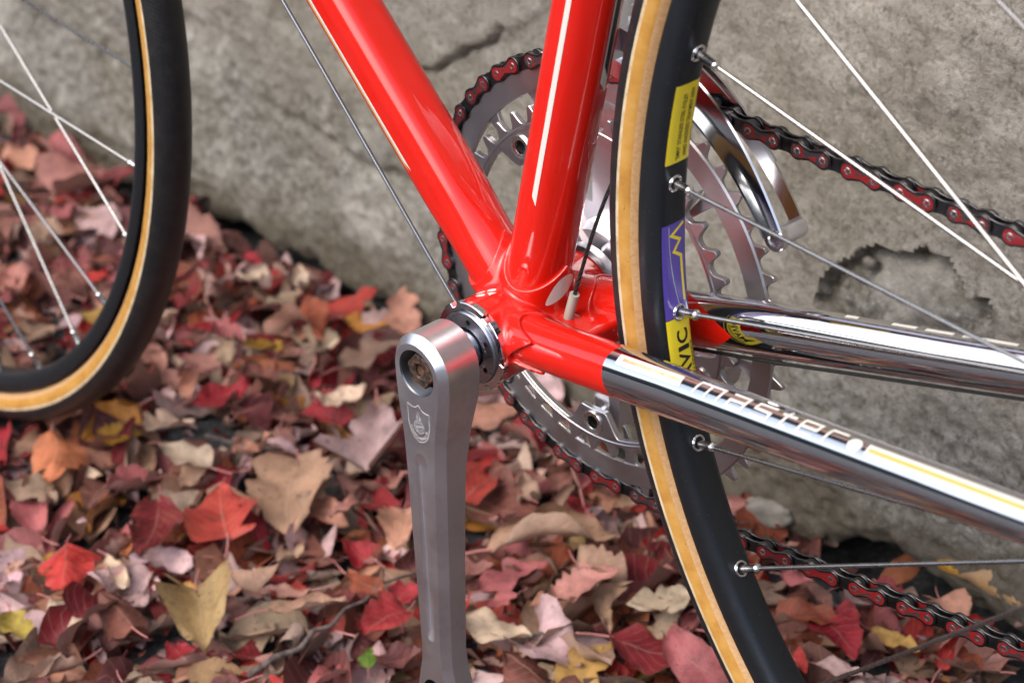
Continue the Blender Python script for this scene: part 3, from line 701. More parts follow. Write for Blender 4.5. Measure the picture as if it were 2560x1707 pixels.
for z_, hw in cs_:
    for (a_, y_) in ((-1, -54), (1, -54), (1, -66), (-1, -66)): m.v.append((hw * a_, y_, z_ + 6))
for i in range(4):
    for k in range(4): l = (k + 1) % 4; m.f.append((o + i * 4 + k, o + i * 4 + l, o + i * 4 + 4 + l, o + i * 4 + 4 + k)); m.m.append(0)
m.f.append(tuple(o + 16 + k for k in range(4))); m.m.append(0)
m.build('chainring_spider', POLISH, bike, 35, 'far crank with five spider arms')

# ---- chain
ALP = 2 * pi / 53; pins = []                          # (x, y, z) of every pin centre
def near(n, a, b): return a + (b - a) * n
ring_p = [(RP * cos((k + .1) * ALP), -46.0, RP * sin((k + .1) * ALP)) for k in range(13, -14, -1)]
upper = []; p = Vector(ring_p[0])
for i in range(1, 32):
    a = R(-4.5) if i < 19 else R(-4.5 + 5.2 * float(sstep(19, 26, np.array(float(i))))); sl_ = (-10.6 / 17) if i < 19 else -.35
    d = Vector((-cos(a), sl_ / 12.7, sin(a))).normalized() * 12.7; p = p + d; upper.append(tuple(p))
    if p.x < -388: break
yc = upper[-1][1]; hz = HR.z; last = Vector(upper[-1]); a0 = math.atan2(last.z - hz, last.x - HR.x); rs = math.hypot(last.x - HR.x, last.z - hz)
wrap = []; st_ = 2 * math.asin(12.7 / 2 / rs); a = a0
for i in range(5): a += st_; wrap.append((HR.x + rs * cos(a), yc, hz + rs * sin(a)))
lower = []; p = Vector(ring_p[-1])
for i in range(1, 30):
    n_ = i; a = R(-1.2) if i <= 4 else R(min(2.6, -1.2 + 1.1 * (i - 4))); d = Vector((-cos(a), -13.6 / 18 / 12.7 if i < 20 else 0, sin(a))).normalized() * 12.7; p = p + d; lower.append(tuple(p))
    if p.x < -366: break
lx = Vector(lower[-1]); ctrl = [Vector(wrap[-1]), Vector((-398, yc, 24)), Vector((-383, yc, 6)), Vector((-376, yc, -14)), Vector((-384, yc, -34)), Vector((-397, yc, -52)), Vector((-400, yc, -74)), Vector((-390, yc, -92)), lx]
dense = []
for i in range(len(ctrl) - 1):
    p0, p1, p2, p3 = ctrl[max(0, i - 1)], ctrl[i], ctrl[i + 1], ctrl[min(len(ctrl) - 1, i + 2)]
    for k in range(40):
        t = k / 40; dense.append(.5 * (2 * p1 + (p2 - p0) * t + (2 * p0 - 5 * p1 + 4 * p2 - p3) * t * t + (3 * p1 - p0 - 3 * p2 + p3) * t ** 3))
Ls = sum((dense[i + 1] - dense[i]).length for i in range(len(dense) - 1)) + (lx - dense[-1]).length; nl = round(Ls / 12.7); nl += (nl + 1 + len(upper) + len(wrap) + len(lower) + len(ring_p)) % 2
mids = []; acc_ = 0; nxt = Ls / nl
for i in range(len(dense) - 1):
    acc_ += (dense[i + 1] - dense[i]).length
    if acc_ >= nxt and len(mids) < nl - 1: mids.append(tuple(dense[i + 1])); nxt += Ls / nl
allp = [Vector(x) for x in ring_p + lower + mids[::-1] + wrap[::-1] + upper[::-1]]
def plate8(r, waist, n=9):
    h = 6.35; a0 = R(38); up_ = []
    L_ = [(-h + r * cos(t), r * sin(t)) for t in np.linspace(a0 + .3, 2 * pi - a0 - .3, 22)]; Rr = [(h - r * cos(t), -r * sin(t)) for t in np.linspace(a0 + .3, 2 * pi - a0 - .3, 22)]
    return L_ + [(0, -waist)] + Rr + [(0, waist)]
def plate_mesh(name, r, waist, t, mats, red):
    mm = MB(); fn = lambda u, v_, w: (u, w, v_ - 0); mm.prism([plate8(r, waist)], -t / 2, t / 2, fn, 0, bev=.22)
    if red:
        mm.prism([plate8(r * .74, waist * .55)], t / 2 - .02, t / 2 + .07, fn, 1, cap0=False); mm.prism([plate8(r * .74, waist * .55)], -t / 2 + .02, -t / 2 - .07, fn, 1, cap0=False)
    me = bpy.data.meshes.new(name); me.from_pydata([(x / 1000, y / 1000, z / 1000) for x, y, z in mm.v], [], mm.f)
    for q_ in mats: me.materials.append(q_)
    me.polygons.foreach_set('material_index', mm.m); bm = bmesh.new(); bm.from_mesh(me); bmesh.ops.recalc_face_normals(bm, faces=bm.faces); bm.to_mesh(me); bm.free()
    me.polygons.foreach_set('use_smooth', [True] * len(me.polygons)); me.set_sharp_from_angle(angle=R(35)); return me
def lathe_mesh(name, prof, seg, mt):
    mm = MB(); mm.lathe(prof, seg=seg, closed=False); me = bpy.data.meshes.new(name); me.from_pydata([(x / 1000, y / 1000, z / 1000) for x, y, z in mm.v], [], mm.f); me.materials.append(mt)
    bm = bmesh.new(); bm.from_mesh(me); bmesh.ops.recalc_face_normals(bm, faces=bm.faces); bm.to_mesh(me); bm.free()
    me.polygons.foreach_set('use_smooth', [True] * len(me.polygons)); me.set_sharp_from_angle(angle=R(40)); return me
OUTER = plate_mesh('outer_plate', 4.25, 2.5, 1.0, [CHAIN, CHRED], True); INNER = plate_mesh('inner_plate', 4.35, 3.1, .95, [CHAIN], False)
PINM = lathe_mesh('chain_pin', [(-3.75, .1), (-3.75, 1.3), (-3.55, 1.75), (-3.2, 1.85), (3.2, 1.85), (3.55, 1.75), (3.75, 1.3), (3.55, .7), (3.5, .1)], 18, PIN)
ROLL = lathe_mesh('roller', [(-1.45, 2.0), (-1.45, 3.7), (-1.2, 3.9), (1.2, 3.9), (1.45, 3.7), (1.45, 2.0)], 22, CHAIN)
chain = empty('chain', bike); tag(chain, 'dark chain with worn red outer plates')
np_ = len(allp)
for i in range(np_):
    a, b = allp[i], allp[(i + 1) % np_]; c = (a + b) / 2; d = (b - a).normalized(); nrm = Vector((0, 1, 0)); nrm = (nrm - d * nrm.dot(d)).normalized(); zz = d.cross(nrm)
    rot = Matrix((d, nrm, zz)).transposed().to_4x4()
    # ring pins run k = 13 .. -13: even k pairs with k+1, so links starting at odd k are outer
    outer = (13 - i) % 2 == 1
    for s_ in (1, -1):
        o_ = link('outer_plate' if outer else 'inner_plate', OUTER if outer else INNER, chain); off = 3.0 if outer else 1.95
        o_.matrix_world = Matrix.Translation(P(*(c + nrm * off * s_))) @ rot
    for nm_, me_ in (('chain_pin', PINM), ('roller', ROLL)):
        o_ = link(nm_, me_, chain); o_.matrix_world = Matrix.Translation(P(*a)) @ rot

# ---- front derailleur
fd = empty('front_derailleur', bike); tag(fd, 'chrome front derailleur cage over the upper chain')
def cage(name, prof_in, prof_out, a0, a1, label, n=40):
    """bent sheet sweeping round the chainring; profile given as (radius, y) rows at the start and end angle"""
    mm = MB(); k = len(prof_in)
    for i in range(n + 1):
        f0 = i / n; a = R(a0 + (a1 - a0) * f0); f = float(sstep(.35, 1., f0)) * .6 + f0 * .4
        for (r0, y0), (r1, y1) in zip(prof_in, prof_out):
            r = r0 + (r1 - r0) * f; mm.v.append((r * cos(a), y0 + (y1 - y0) * f, r * sin(a)))
    for i in range(n):
        for j in range(k): l = (j + 1) % k; mm.f.append((i * k + j, i * k + l, (i + 1) * k + l, (i + 1) * k + j)); mm.m.append(0)
    mm.f += [tuple(range(k)), tuple(n * k + j for j in range(k))]; mm.m += [0, 0]
    return mm.build(name, CAGE, fd, 35, label)
cage('cage_plate', [(134, -43.6), (134.6, -43), (134, -42.2), (127.5, -42.2), (123.5, -41.4), (120, -39.2), (118.4, -38.8), (118, -40), (119.8, -41), (123.5, -42.8), (127.5, -43.4)],
     [(131, -37.8), (131.6, -37.2), (131, -36.4), (128.6, -36.4), (126.4, -35.6), (124.4, -33.6), (123.4, -33.4), (123.1, -34.2), (124, -35), (126.2, -37), (128.6, -37.6)], 96, 150, 'inner cage plate')
cage('cage_plate', [(131, -53), (131, -52), (121.5, -52), (121.5, -53)], [(129, -54), (129, -53), (122, -53), (122, -54)], 96, 150, 'outer cage plate')
cage('cage_plate', [(136, -52.6), (136, -51.4), (133, -51.4), (133, -52.6)], [(131, -53.4), (131, -52.2), (129, -52.2), (129, -53.4)], 100, 138, 'upper limb of the outer cage plate')
tc = (126 * cos(R(151)), 0, 126 * sin(R(151)))
m = MB(); m.lathe([(-54.5, .2), (-54.5, 3.8), (-53, 4.3), (-41, 4.3), (-40, 3.8), (-40, .2)], tc, (0, 1, 0), 26, closed=False); m.build('cage_spacer', POLISH, fd, 40)
m = MB(); m.lathe([(-40, 5.6), (-37, 5.6), (-36.4, 5.0), (-36.4, 3.0), (-37.2, 2.6), (-37.2, .1)], tc, (0, 1, 0), 24, closed=False); m.build('cage_bolt', STEEL, fd, 35)
m = MB(); m.box((-33, -18, 142), (9, 0, 0), (0, 5, 0), (0, 0, 12)); m.box((-43, -32, 138), (7, -2, 0), (1, 14, 0), (0, 0, 5)); m.box((-40, -30, 124), (6, -2, 0), (1, 12, 0), (0, 0, 4)); m.box((-38, -36, 133), (4, 0, 0), (0, 3, 0), (0, 0, 14))
m.build('derailleur_linkage', POLISH, fd, 20)
mm = MB(); vs, fs = text_tris('BREV. CAMPAGNOLO', 2.3)
wd = max(u for u, _ in vs)
mm.add([((124.6 + v_ - 1) * cos(R(120 + 24 * u / wd)), -42.0 + 5.8 * (.4 * (24 * u / wd + 24) / 54 + .6 * float(sstep(.35, 1., (24 * u / wd + 24) / 54))) + .15, (124.6 + v_ - 1) * sin(R(120 + 24 * u / wd))) for u, v_ in vs], fs); mm.build('cage_engraving', ENGRAVE, fd, 0)

# ---- wheels
def wheel(name, C, holes_phase, label, steer=0.):
    wh = empty(name, bike); tag(wh, label)
    prof_t = []; mats = []
    rt, rc = (11.0, 324.3) if name == 'rear_wheel' else (11.6, 324.6)
    edges = [(-160, 3), (-119, 2), (-90, 1), (-82, 0), (82, 1), (90, 2), (119, 3), (160, None)]
    for (a, mi), (b, _) in zip(edges[:-1], edges[1:]):
        k = max(1, int((b - a) / 8)); 
        for i in range(k): prof_t.append(a + (b - a) * i / k); mats.append(mi)
    prof_t.append(160); mats.append(3)
    def tp(ph):
        tread = abs(ph) < 81; r = rt + (.25 if tread else 0) - (.35 if abs(ph) > 119 else 0); return (rt * 0 + r * sin(R(ph)), rc + r * cos(R(ph)))
    t = MB(); t.lathe([tp(a) for a in prof_t], C, (0, 1, 0), 220, mi=mats, closed=False); t.build('tyre', [TREADS[name], CREAM, GUM, TAN], wh, 50, 'black tread tyre with amber sidewalls')
    # tread edge nibs along the tread border
    rp_ = [(9.3, 314.6), (9.8, 313.8), (9.8, 308.6), (9.2, 306.0), (7.6, 304.2), (5.2, 303.4), (0, 303.2)]
    rp_ = rp_ + [(-y, r) for y, r in rp_[-2::-1]] + [(-7, 313), (0, 311.5), (7, 313)]
    rm = MB(); rm.lathe(rp_, C, (0, 1, 0), 220, closed=True); rim = rm.build('rim', RIM, wh, 35, 'dark grey anodised rim')
    FR = [35., 20.] if name == 'rear_wheel' else [34., -34.]
    fl = {0: -20. if name == 'rear_wheel' else -34., 1: 36. if name == 'rear_wheel' else 34.}
    hb = MB(); yl, yr = fl[1], fl[0]; fr = 22
    hb.lathe([(yr - 12, 6), (yr - 3, 8), (yr - 1.6, fr + 4), (yr + 1.6, fr + 4), (yr + 3, 10), (0, 9), (yl - 3, 10), (yl - 1.6, fr + 4), (yl + 1.6, fr + 4), (yl + 3, 9), (yl + 14, 6), (yl + 14, .2)], C, (0, 1, 0), 48, closed=False); hb.build('hub', POLISH, wh, 35)
    for i in range(32):
        th = holes_phase - 11.25 * i; side = i % 2; sg = (-1 if i % 4 == 0 else 1 if i % 4 == 2 else 1 if i % 4 == 1 else -1)
        if name == 'front_wheel': sg = (1 if i % 4 in (0, 3) else -1)
        e = Vector((cos(R(th)), 0, sin(R(th)))); h = R(th + sg * 67.5); yo = .8 if side else -.8
        A = C + e * 304.0 + Vector((0, yo, 0)); B = C + Vector((fr * cos(h), fl[side] + (1.8 if (sg > 0) else -1.8), fr * sin(h))); d = (B - A).normalized()
        s_ = MB(); s_.tube([A + d * 3, B], .98, 10); s_.build('spoke', SPOKE, wh, 60)
        nb = MB(); nb.lathe([(-1, 1.9), (9.0, 1.9), (9.4, 2.3), (10.6, 2.3), (11.4, 1.7), (11.8, 1.0)], A, d, 12, closed=False); nb.build('nipple', STEEL, wh, 50)
        if name == 'rear_wheel':
            k = MB(); ring_ = [C + e * 303.0 + Vector((0, yo, 0)) + (Vector((0, 1, 0)) * cos(t_) + e.cross(Vector((0, 1, 0))) * sin(t_)) * 3.2 for t_ in [2 * pi * q_ / 24 for q_ in range(24)]]
            k.tube(ring_, .72, 8, closed=True); k.lathe([(-1.0, 3.2), (.4, 2.6), (1.2, 2.0)], C + e * 303.2 + Vector((0, yo, 0)), e, 20, closed=False); k.build('eyelet', CHROME, wh, 60)
    return wh, rim
rw, rrim = wheel('rear_wheel', HR, 16.33, 'rear wheel with stickers on its dark rim')
fw, frim = wheel('front_wheel', HF, -174.3, 'front wheel standing in the leaves')
# stickers on the rear rim's inner face
RPROF = [(9.8, 308.6), (9.2, 306.0), (7.6, 304.2), (5.2, 303.4), (0, 303.2), (-5.2, 303.4), (-7.6, 304.2), (-9.2, 306.0), (-9.8, 308.6)]
def rim_pt(u, y, lift):                                # u: millimetres along the rim from angle 0, y: across
    ys_ = [q_[0] for q_ in RPROF][::-1]; r = float(np.interp(y, ys_, [q_[1] for q_ in RPROF][::-1])) - lift; a = u / 303.2
    return HR + Vector((r * cos(a), y, r * sin(a)))
def sticker(name, a0, a1, y0, y1, material, label):
    m = MB(); na, nb = 24, 10; u0, u1 = R(a0) * 303.2, R(a1) * 303.2
    for i in range(na + 1):
        for j in range(nb + 1): m.v.append(tuple(rim_pt(u0 + (u1 - u0) * i / na, y0 + (y1 - y0) * j / nb, .12)))
    m.f = [(i * (nb + 1) + j, (i + 1) * (nb + 1) + j, (i + 1) * (nb + 1) + j + 1, i * (nb + 1) + j + 1) for i in range(na) for j in range(nb)]; m.m = [0] * len(m.f)
    return m.build(name, material, rrim, 60, label)
st1 = sticker('rim_sticker', 6.85, 13.75, 6.8, -7.8, YELLOW, 'yellow sticker with two lines of black print')
st2 = sticker('rim_sticker', -6.5, 1.6, 6.8, -8.4, PURPLE, 'purple sticker with a yellow zigzag line')
st3 = sticker('rim_sticker', -14.6, -6.55, 6.8, -8.4, YELLOW, 'yellow sticker with bold black name')
def rim_text(name, s_, a0, a1, y0, y1, material, parent, bold=0., size=1., lift=.34):
    vs, fs = text_tris(s_, size, bold); x0, x1 = min(u for u, _ in vs), max(u for u, _ in vs); z0, z1 = min(v_ for _, v_ in vs), max(v_ for _, v_ in vs)
    u0, u1 = R(a0) * 303.2, R(a1) * 303.2
    m = MB(); m.add([rim_pt(u0 + (u1 - u0) * (u - x0) / (x1 - x0), y0 + (y1 - y0) * (v_ - z0) / (z1 - z0), lift) for u, v_ in vs], fs)
    return m.build(name, material, parent, 0)
rim_text('sticker_print', '"EMR7" STAINLESS STEEL EYELET', 7.1, 12.9, -.3, 1.9, INK, st1, .012)
rim_text('sticker_print', 'HARD ANODIZED TREATMENT 650W', 7.3, 13.2, -4.3, -2.1, INK, st1, .012)
for ch_, a_0, a_1 in (('M', -13.7, -12.15), ('A', -12.05, -10.75), ('V', -10.85, -9.6), ('I', -9.45, -9.05), ('C', -8.85, -7.65)): rim_text('sticker_print', ch_, a_0, a_1, -4.4, 2.1, INK, st3, .02)
rim_text('sticker_print', 'MADE IN FRANCE', -13.6, -8.9, -6.5, -5.1, INK, st3, .01)
zz = [(.92, .03), (.36, .125), (.76, .20), (.47, .305), (.80, .375), (.86, .86)]
pl = [(R(1.6 - 8.1 * b) * 303.2, 6.8 - 13.5 * a) for a, b in zz]; vs, fs = ribbon(pl, 1.35)
vv, ff = [], []
for k in range(len(pl) - 1):
    for s2 in range(12):
        pass
m = MB(); sub = []
for (a, b) in zip(pl[:-1], pl[1:]):
    sub += [(a[0] + (b[0] - a[0]) * k / 10, a[1] + (b[1] - a[1]) * k / 10) for k in range(10)]
sub.append(pl[-1]); vs, fs = ribbon(sub, 1.35); m.add([rim_pt(u, y, .2) for u, y in vs], fs); m.build('zigzag_print', YELLOW, st2, 0)
wl = [(R(1.4 - 7.4 * f) * 303.2, 3.2 - 5.2 * f * f) for f in np.linspace(0, 1, 24)]; vs, fs = ribbon(wl, .32); m = MB(); m.add([rim_pt(u, y, .2) for u, y in vs], fs); m.build('hairline_print', WHITE, st2, 0)

# ---- lettering on the near chainstay: strokes laid round the tube
def on_stay(st, vs, t0, th0, lift=.12, flip=1):
    out = []
    for u, v_ in vs:
        t = t0 + u; a, b = st.r(t); th = R(th0) + v_ / ((a + b) / 2); out.append(st.p(t, th, lift))
    return out
L5 = {'m': [[(0, 0), (.25, 1), (1.9, 1), (1.65, 0)], [(1.05, 1), (.83, 0)]],
      'a': [[(.15, 1), (1.25, 1), (1.0, 0), (0, 0), (.12, .5), (1.1, .5)]],
      's': [[(1.35, 1), (.2, 1), (.1, .55), (1.1, .5), (1.0, 0), (-.1, 0)]],
      't': [[(.55, 1.25), (.22, 0), (.6, 0)], [(.1, .85), (1.0, .85)]],
      'e': [[(.95, 0), (0, 0), (.22, 1), (1.25, 1), (1.12, .5), (.12, .5)]],
      'r': [[(0, 0), (.24, 1), (1.2, 1)]]}
def dens(pts, n=6):
    o_ = []
    for a, b in zip(pts[:-1], pts[1:]): o_ += [(a[0] + (b[0] - a[0]) * k / n, a[1] + (b[1] - a[1]) * k / n) for k in range(n)]
    return o_ + [pts[-1]]
fL = STL.L; H = 6.0; xw = .93 * fL * .0 + 8.4; m = MB(); t = .352 * fL
for ch, adv in zip('master', (2.35, 1.7, 1.65, 1.3, 1.65, 1.5)):
    for stroke in L5[ch]:
        pts = dens([(u * xw, v_ * H) for u, v_ in stroke]); vs, fs = ribbon(pts, 1.15); m.add(on_stay(STL, vs, t, 43), fs)
    t += adv * xw
lab = m.build('stay_lettering', WHITE, stay_l, 0, 'white lettering reading master')
m = MB(); vs, fs = disc(ell(t + 2.5 - .352 * fL, 3.0, 3.4, 2.9), 4); m.add(on_stay(STL, vs, .352 * fL, 43, .14), fs); m.build('stay_dot', WHITE, stay_l, 0)
def bar(st, t0, t1, th0, h0, material, name, lift=.12, n=24, label=None):
    vs = []; fs = []
    for i in range(n + 1):
        for j in range(4): vs.append((t0 + (t1 - t0) * i / n, h0 * j / 3))
    fs = [(i * 4 + j, i * 4 + j + 1, i * 4 + 5 + j, i * 4 + 4 + j) for i in range(n) for j in range(3)]
    m = MB(); m.add(on_stay(st, vs, 0, th0, lift), fs); return m.build(name, material, stay_l if st is STL else stay_r, 0, label)
bar(STL, t + 8.5, fL - 6, 46, 5.0, WHITE, 'stay_band', label='white band with a gold core'); bar(STL, t + 9.8, fL - 7, 56, 1.8, GOLD, 'stay_band', .2)
bar(STL, .232 * fL, .332 * fL, 46, 5.0, WHITE, 'stay_band'); bar(STL, .240 * fL, .330 * fL, 56, 1.6, CREAM, 'stay_band', .2)
for a, b in ((.385, .40), (.44, .468), (.478, .51), (.52, .58), (.60, .605), (.64, .68)): bar(STR, a * fL, b * fL, 82, 2.6, WHITE, 'stay_band')

# ---- cables
def cable(name, pts, r, material, parent=bike, label=None, n=12, seg=10):
    pts = [Vector(p) for p in pts]; out = []
    for i in range(len(pts) - 1):
        p0, p1, p2, p3 = pts[max(0, i - 1)], pts[i], pts[i + 1], pts[min(len(pts) - 1, i + 2)]
        for k in range(n): t = k / n; out.append(.5 * (2 * p1 + (p2 - p0) * t + (2 * p0 - 5 * p1 + 4 * p2 - p3) * t * t + (3 * p1 - p0 - 3 * p2 + p3) * t ** 3))
    out.append(pts[-1]); m = MB(); m.tube(out, r, seg); return m.build(name, material, parent, 60, label)
c0 = Vector((17.5, 12, -20.5)); far = DD * 560 - De2 * 16 + Vector((0, 16, 0))
cable('shift_cable', [Vector((2, 10, -22.5)), c0 + DD * 0, c0 + (far - c0) * .3, far], .95, CABLE, label='braided steel shift cable below the down tube')
m = MB(); m.tube([c0 - (far - c0).normalized() * 3, c0 + (far - c0).normalized() * 8], 1.9, 14); m.build('cable_ferrule', STEEL, bike, 40)
cable('shift_cable', [Vector((-27.5, -1, 20)), Vector((-43.5, -6, 71)), Vector((-58, -30, 128))], .9, DARKCABLE, label='dark cable rising behind the seat tube')
cable('cable_sleeve', [Vector((-21, 0, -2)), Vector((-24, -.4, 8)), Vector((-27.8, -1, 21))], 2.3, SLEEVE, label='grey plastic sleeve on the cable', seg=16)
c0 = [STR.c(t) - STR.e2 * (STR.r(t)[1] + 1.6) + Vector((0, 2, 0)) for t in (75, 120, 160, 220, 300, 380)]
cable('shift_cable', c0, .8, BLACK, label='dark cable running under the far chainstay')

# ---- rest of the frame and the rear gears (outside the picture)
def simple_tube(name, A, B, r0, r1, material): m = MB(); m.tube([A, (Vector(A) + Vector(B)) / 2, B], [r0, (r0 + r1) / 2, r1], 20); return m.build(name, material, bike, 60)
for sy in (1, -1):
    simple_tube('seat_stay', SD * 500 + Vector((0, 12 * sy, 0)), HR + Vector((0, 66 * sy, 6)), 8, 6.5, RED)
    m = MB(); m.prism([circle(13, 20, (HR.x, HR.z))], 63 * sy, 67 * sy, bev=.4); m.build('dropout', CHROME, bike, 40)
    crown_ = HT0 - hd * 24
    simple_tube('fork_blade', crown_ + Vector((0, 28 * sy, 0)), HF + Vector((0, 48 * sy, 0)), 12, 6, RED)
m = MB(); m.box(HT0 - hd * 24, (14, 0, 4), (0, 36, 0), (-4, 0, 12)); m.build('fork_crown', CHROME, bike, 20)
m = MB()
for k in range(7): 
    r = 26 + 3.4 * (6 - k); m.lathe([(-52 + 3.7 * (k - 0) - 0 , 14), (-52 + 3.7 * k, r), (-50.2 + 3.7 * k, r), (-50.2 + 3.7 * k, 14)], HR, (0, 1, 0), 36) if False else m.lathe([(-57 + 4.6 * k, 14), (-57 + 4.6 * k, 23 + 3.2 * k), (-55.2 + 4.6 * k, 23 + 3.2 * k), (-55.2 + 4.6 * k, 14)], HR, (0, 1, 0), 36)
m.build('freewheel', SATIN, bike, 35)
rdm = MB()
for c in ((-392, 0, -6), (-385, 0, -72)): rdm.lathe([(yc - 1.5, 3), (yc - 1.5, 17), (yc + 1.5, 17), (yc + 1.5, 3)], c, (0, 1, 0), 30)
rdm.box((-389, yc + 6, -38), (7, 0, 2), (0, 1, 0), (4, 0, 40)); rdm.box((-393, yc - 6, -2), (10, 0, 0), (0, 5, 0), (0, 0, 34)); rdm.build('rear_derailleur', POLISH, bike, 30)

# ================================================================== FALLEN LEAVES
def srgb(r, g, b): return tuple(((c / 255 + .055) / 1.055) ** 2.4 if c > 10 else c / 3294 for c in (r, g, b))
PAL = {'tan': ((182, 144, 120), 'tan'), 'palepink': ((220, 184, 184), 'pale pink'), 'redorange': ((178, 64, 54), 'orange-red'), 'cream': ((226, 200, 174), 'cream'),
       'brightred': ((162, 44, 48), 'bright red'), 'olive': ((172, 142, 98), 'olive-tan'), 'yellow': ((208, 166, 92), 'yellow'), 'darkred': ((124, 30, 38), 'dark red'),
       'orange': ((202, 124, 84), 'orange'), 'yellowspot': ((196, 148, 48), 'spotted yellow'), 'green': ((96, 130, 40), 'green'), 'yellowgreen': ((182, 164, 74), 'yellow-green'),
       'rust': ((146, 74, 48), 'rust brown'), 'crimson': ((160, 30, 44), 'crimson'), 'rose': ((178, 100, 102), 'dusty rose'), 'peach': ((206, 150, 124), 'peach'),
       'gold': ((190, 126, 52), 'golden brown'), 'greybrown': ((144, 118, 104), 'grey-brown'), 'brown': ((126, 76, 66), 'brown'), 'greytan': ((168, 140, 118), 'grey-tan'),
       'scarlet': ((186, 52, 46), 'scarlet'), 'dusty': ((182, 128, 116), 'dusty pink-brown'), 'sage': ((160, 140, 114), 'sage grey'), 'plum': ((104, 54, 56), 'plum brown')}
WEIGHT = {'tan': 8, 'dusty': 13, 'rose': 16, 'greytan': 6, 'brown': 10, 'rust': 8, 'darkred': 11, 'crimson': 8, 'scarlet': 6, 'palepink': 14, 'peach': 7, 'plum': 9, 'cream': 3, 'greybrown': 5, 'gold': 2, 'orange': 2.5, 'yellow': 1.5, 'olive': 1, 'brightred': 3.5, 'redorange': 2.5, 'sage': 1, 'yellowspot': 1.2}
KEYS = list(WEIGHT); WTS = np.array([WEIGHT[k] for k in KEYS], float); WTS /= WTS.sum()
SHAPES = ('oval', 'heart', 'lance', 'toothed', 'lobed', 'fan')
def halfw(shape, t):
    if shape == 'oval': return .30 * sin(pi * t ** .85) ** .75 * (1 - .10 * t)
    if shape == 'heart': return .44 * (sin(pi * min(1, t ** .62)) ** .7) * (1 - .15 * t)
    if shape == 'lance': return .18 * sin(pi * t ** .9) ** .85
    if shape == 'toothed': return .43 * (sin(pi * t ** .72) ** .62) * (1 - .24 * ((t * 6.3) % 1))
    if shape == 'lobed': return .16 + .34 * abs(sin(pi * (t * 2.1 + .12))) ** .8 * (1 - .35 * t) if t < .97 else .02
    return .06 + .46 * t ** 1.6 if t < .9 else .50 * (1 - (t - .9) / .16)
def leaf_geo(shape, deform, ra, nu=14, nv=6):
    fold, bend, cross, wav, twist = {'flat': (.14, .45, .26, .05, .3), 'fold': (.85, .7, .2, .06, .5), 'curl': (.2, 1.6, 1.1, .09, .8), 'roll': (.1, .5, 2.8, .04, .5)}[deform]
    fold *= ra.uniform(.6, 1.3) * ra.choice((1, 1, -1)); bend *= ra.uniform(.5, 1.3) * ra.choice((1, -1)); cross *= ra.uniform(.7, 1.2); twist *= ra.uniform(-1, 1)
    ph = [ra.uniform(0, 6.3) for _ in range(6)]; side = ra.uniform(-.08, .08); vs = []; uv = []
    bites = [(ra.uniform(.2, .9), ra.choice((-1, 1)), ra.uniform(.03, .07), ra.uniform(.2, .6)) for _ in range(ra.choice((0, 0, 1, 2)))]
    for i in range(nu + 1):
        t = i / nu; hw = max(.004, halfw(shape, min(.999, max(.001, t)))) if 0 < i < nu else (.012 if shape != 'fan' else .03)
        for j in range(-nv // 2, nv // 2 + 1):
            s = j / (nv / 2); sweep = (.16 if shape in ('toothed', 'heart', 'lobed') else .05) * abs(s) * hw * 1.6
            w_ = hw * s * (1 + .06 * sin(11 * t + ph[0]) * (1 if s > 0 else -1) + .04 * sin(41 * t + ph[4] + s))
            for bt, bs, bw, bd in bites:
                if s * bs > 0: w_ *= 1 - bd * math.exp(-((t - bt) / bw) ** 2)
            x = t - sweep * (1 if shape != 'heart' else (1 if t > .3 else 2.2)); y = w_; z = 0
            if cross > .5:                             # roll the blade round the midrib
                k = cross / .32; y2 = sin(k * y) / k; z += (1 - cos(k * y)) / k; y = y2
            else: z += cross * y * y / .3
            z += fold * abs(y) + wav * sin(9 * t + ph[1] + 3 * s) * abs(s) ** 1.5 + .5 * wav * sin(21 * t + ph[2] - 2 * s) * abs(s) ** 2 + .012 * sin(17 * t + 5 * s + ph[3])
            y += side * sin(pi * t)
            a = twist * (t - .5); y, z = y * cos(a) - z * sin(a), y * sin(a) + z * cos(a)
            b = bend * (x - .5); kx = sin(b) / bend if abs(bend) > .01 else x - .5; kz = (1 - cos(b)) / bend if abs(bend) > .01 else 0
            x2 = .5 + kx - sin(b) * z; z2 = kz + cos(b) * z
            vs.append((x2, y, z2)); uv.append((t, s * .5 + .5))
    n = nv + 1; fs = [(i * n + j, (i + 1) * n + j, (i + 1) * n + j + 1, i * n + j + 1) for i in range(nu) for j in range(nv)]
    zmin = min(v_[2] for v_ in vs); vs = [(x, y, z - zmin * .6) for x, y, z in vs]
    return vs, uv, fs
LEAFM = mat('leaf_blade', (.3, .2, .1), .55, spec=.35); STEMM = mat('leaf_stem', (.40, .16, .15), .5)
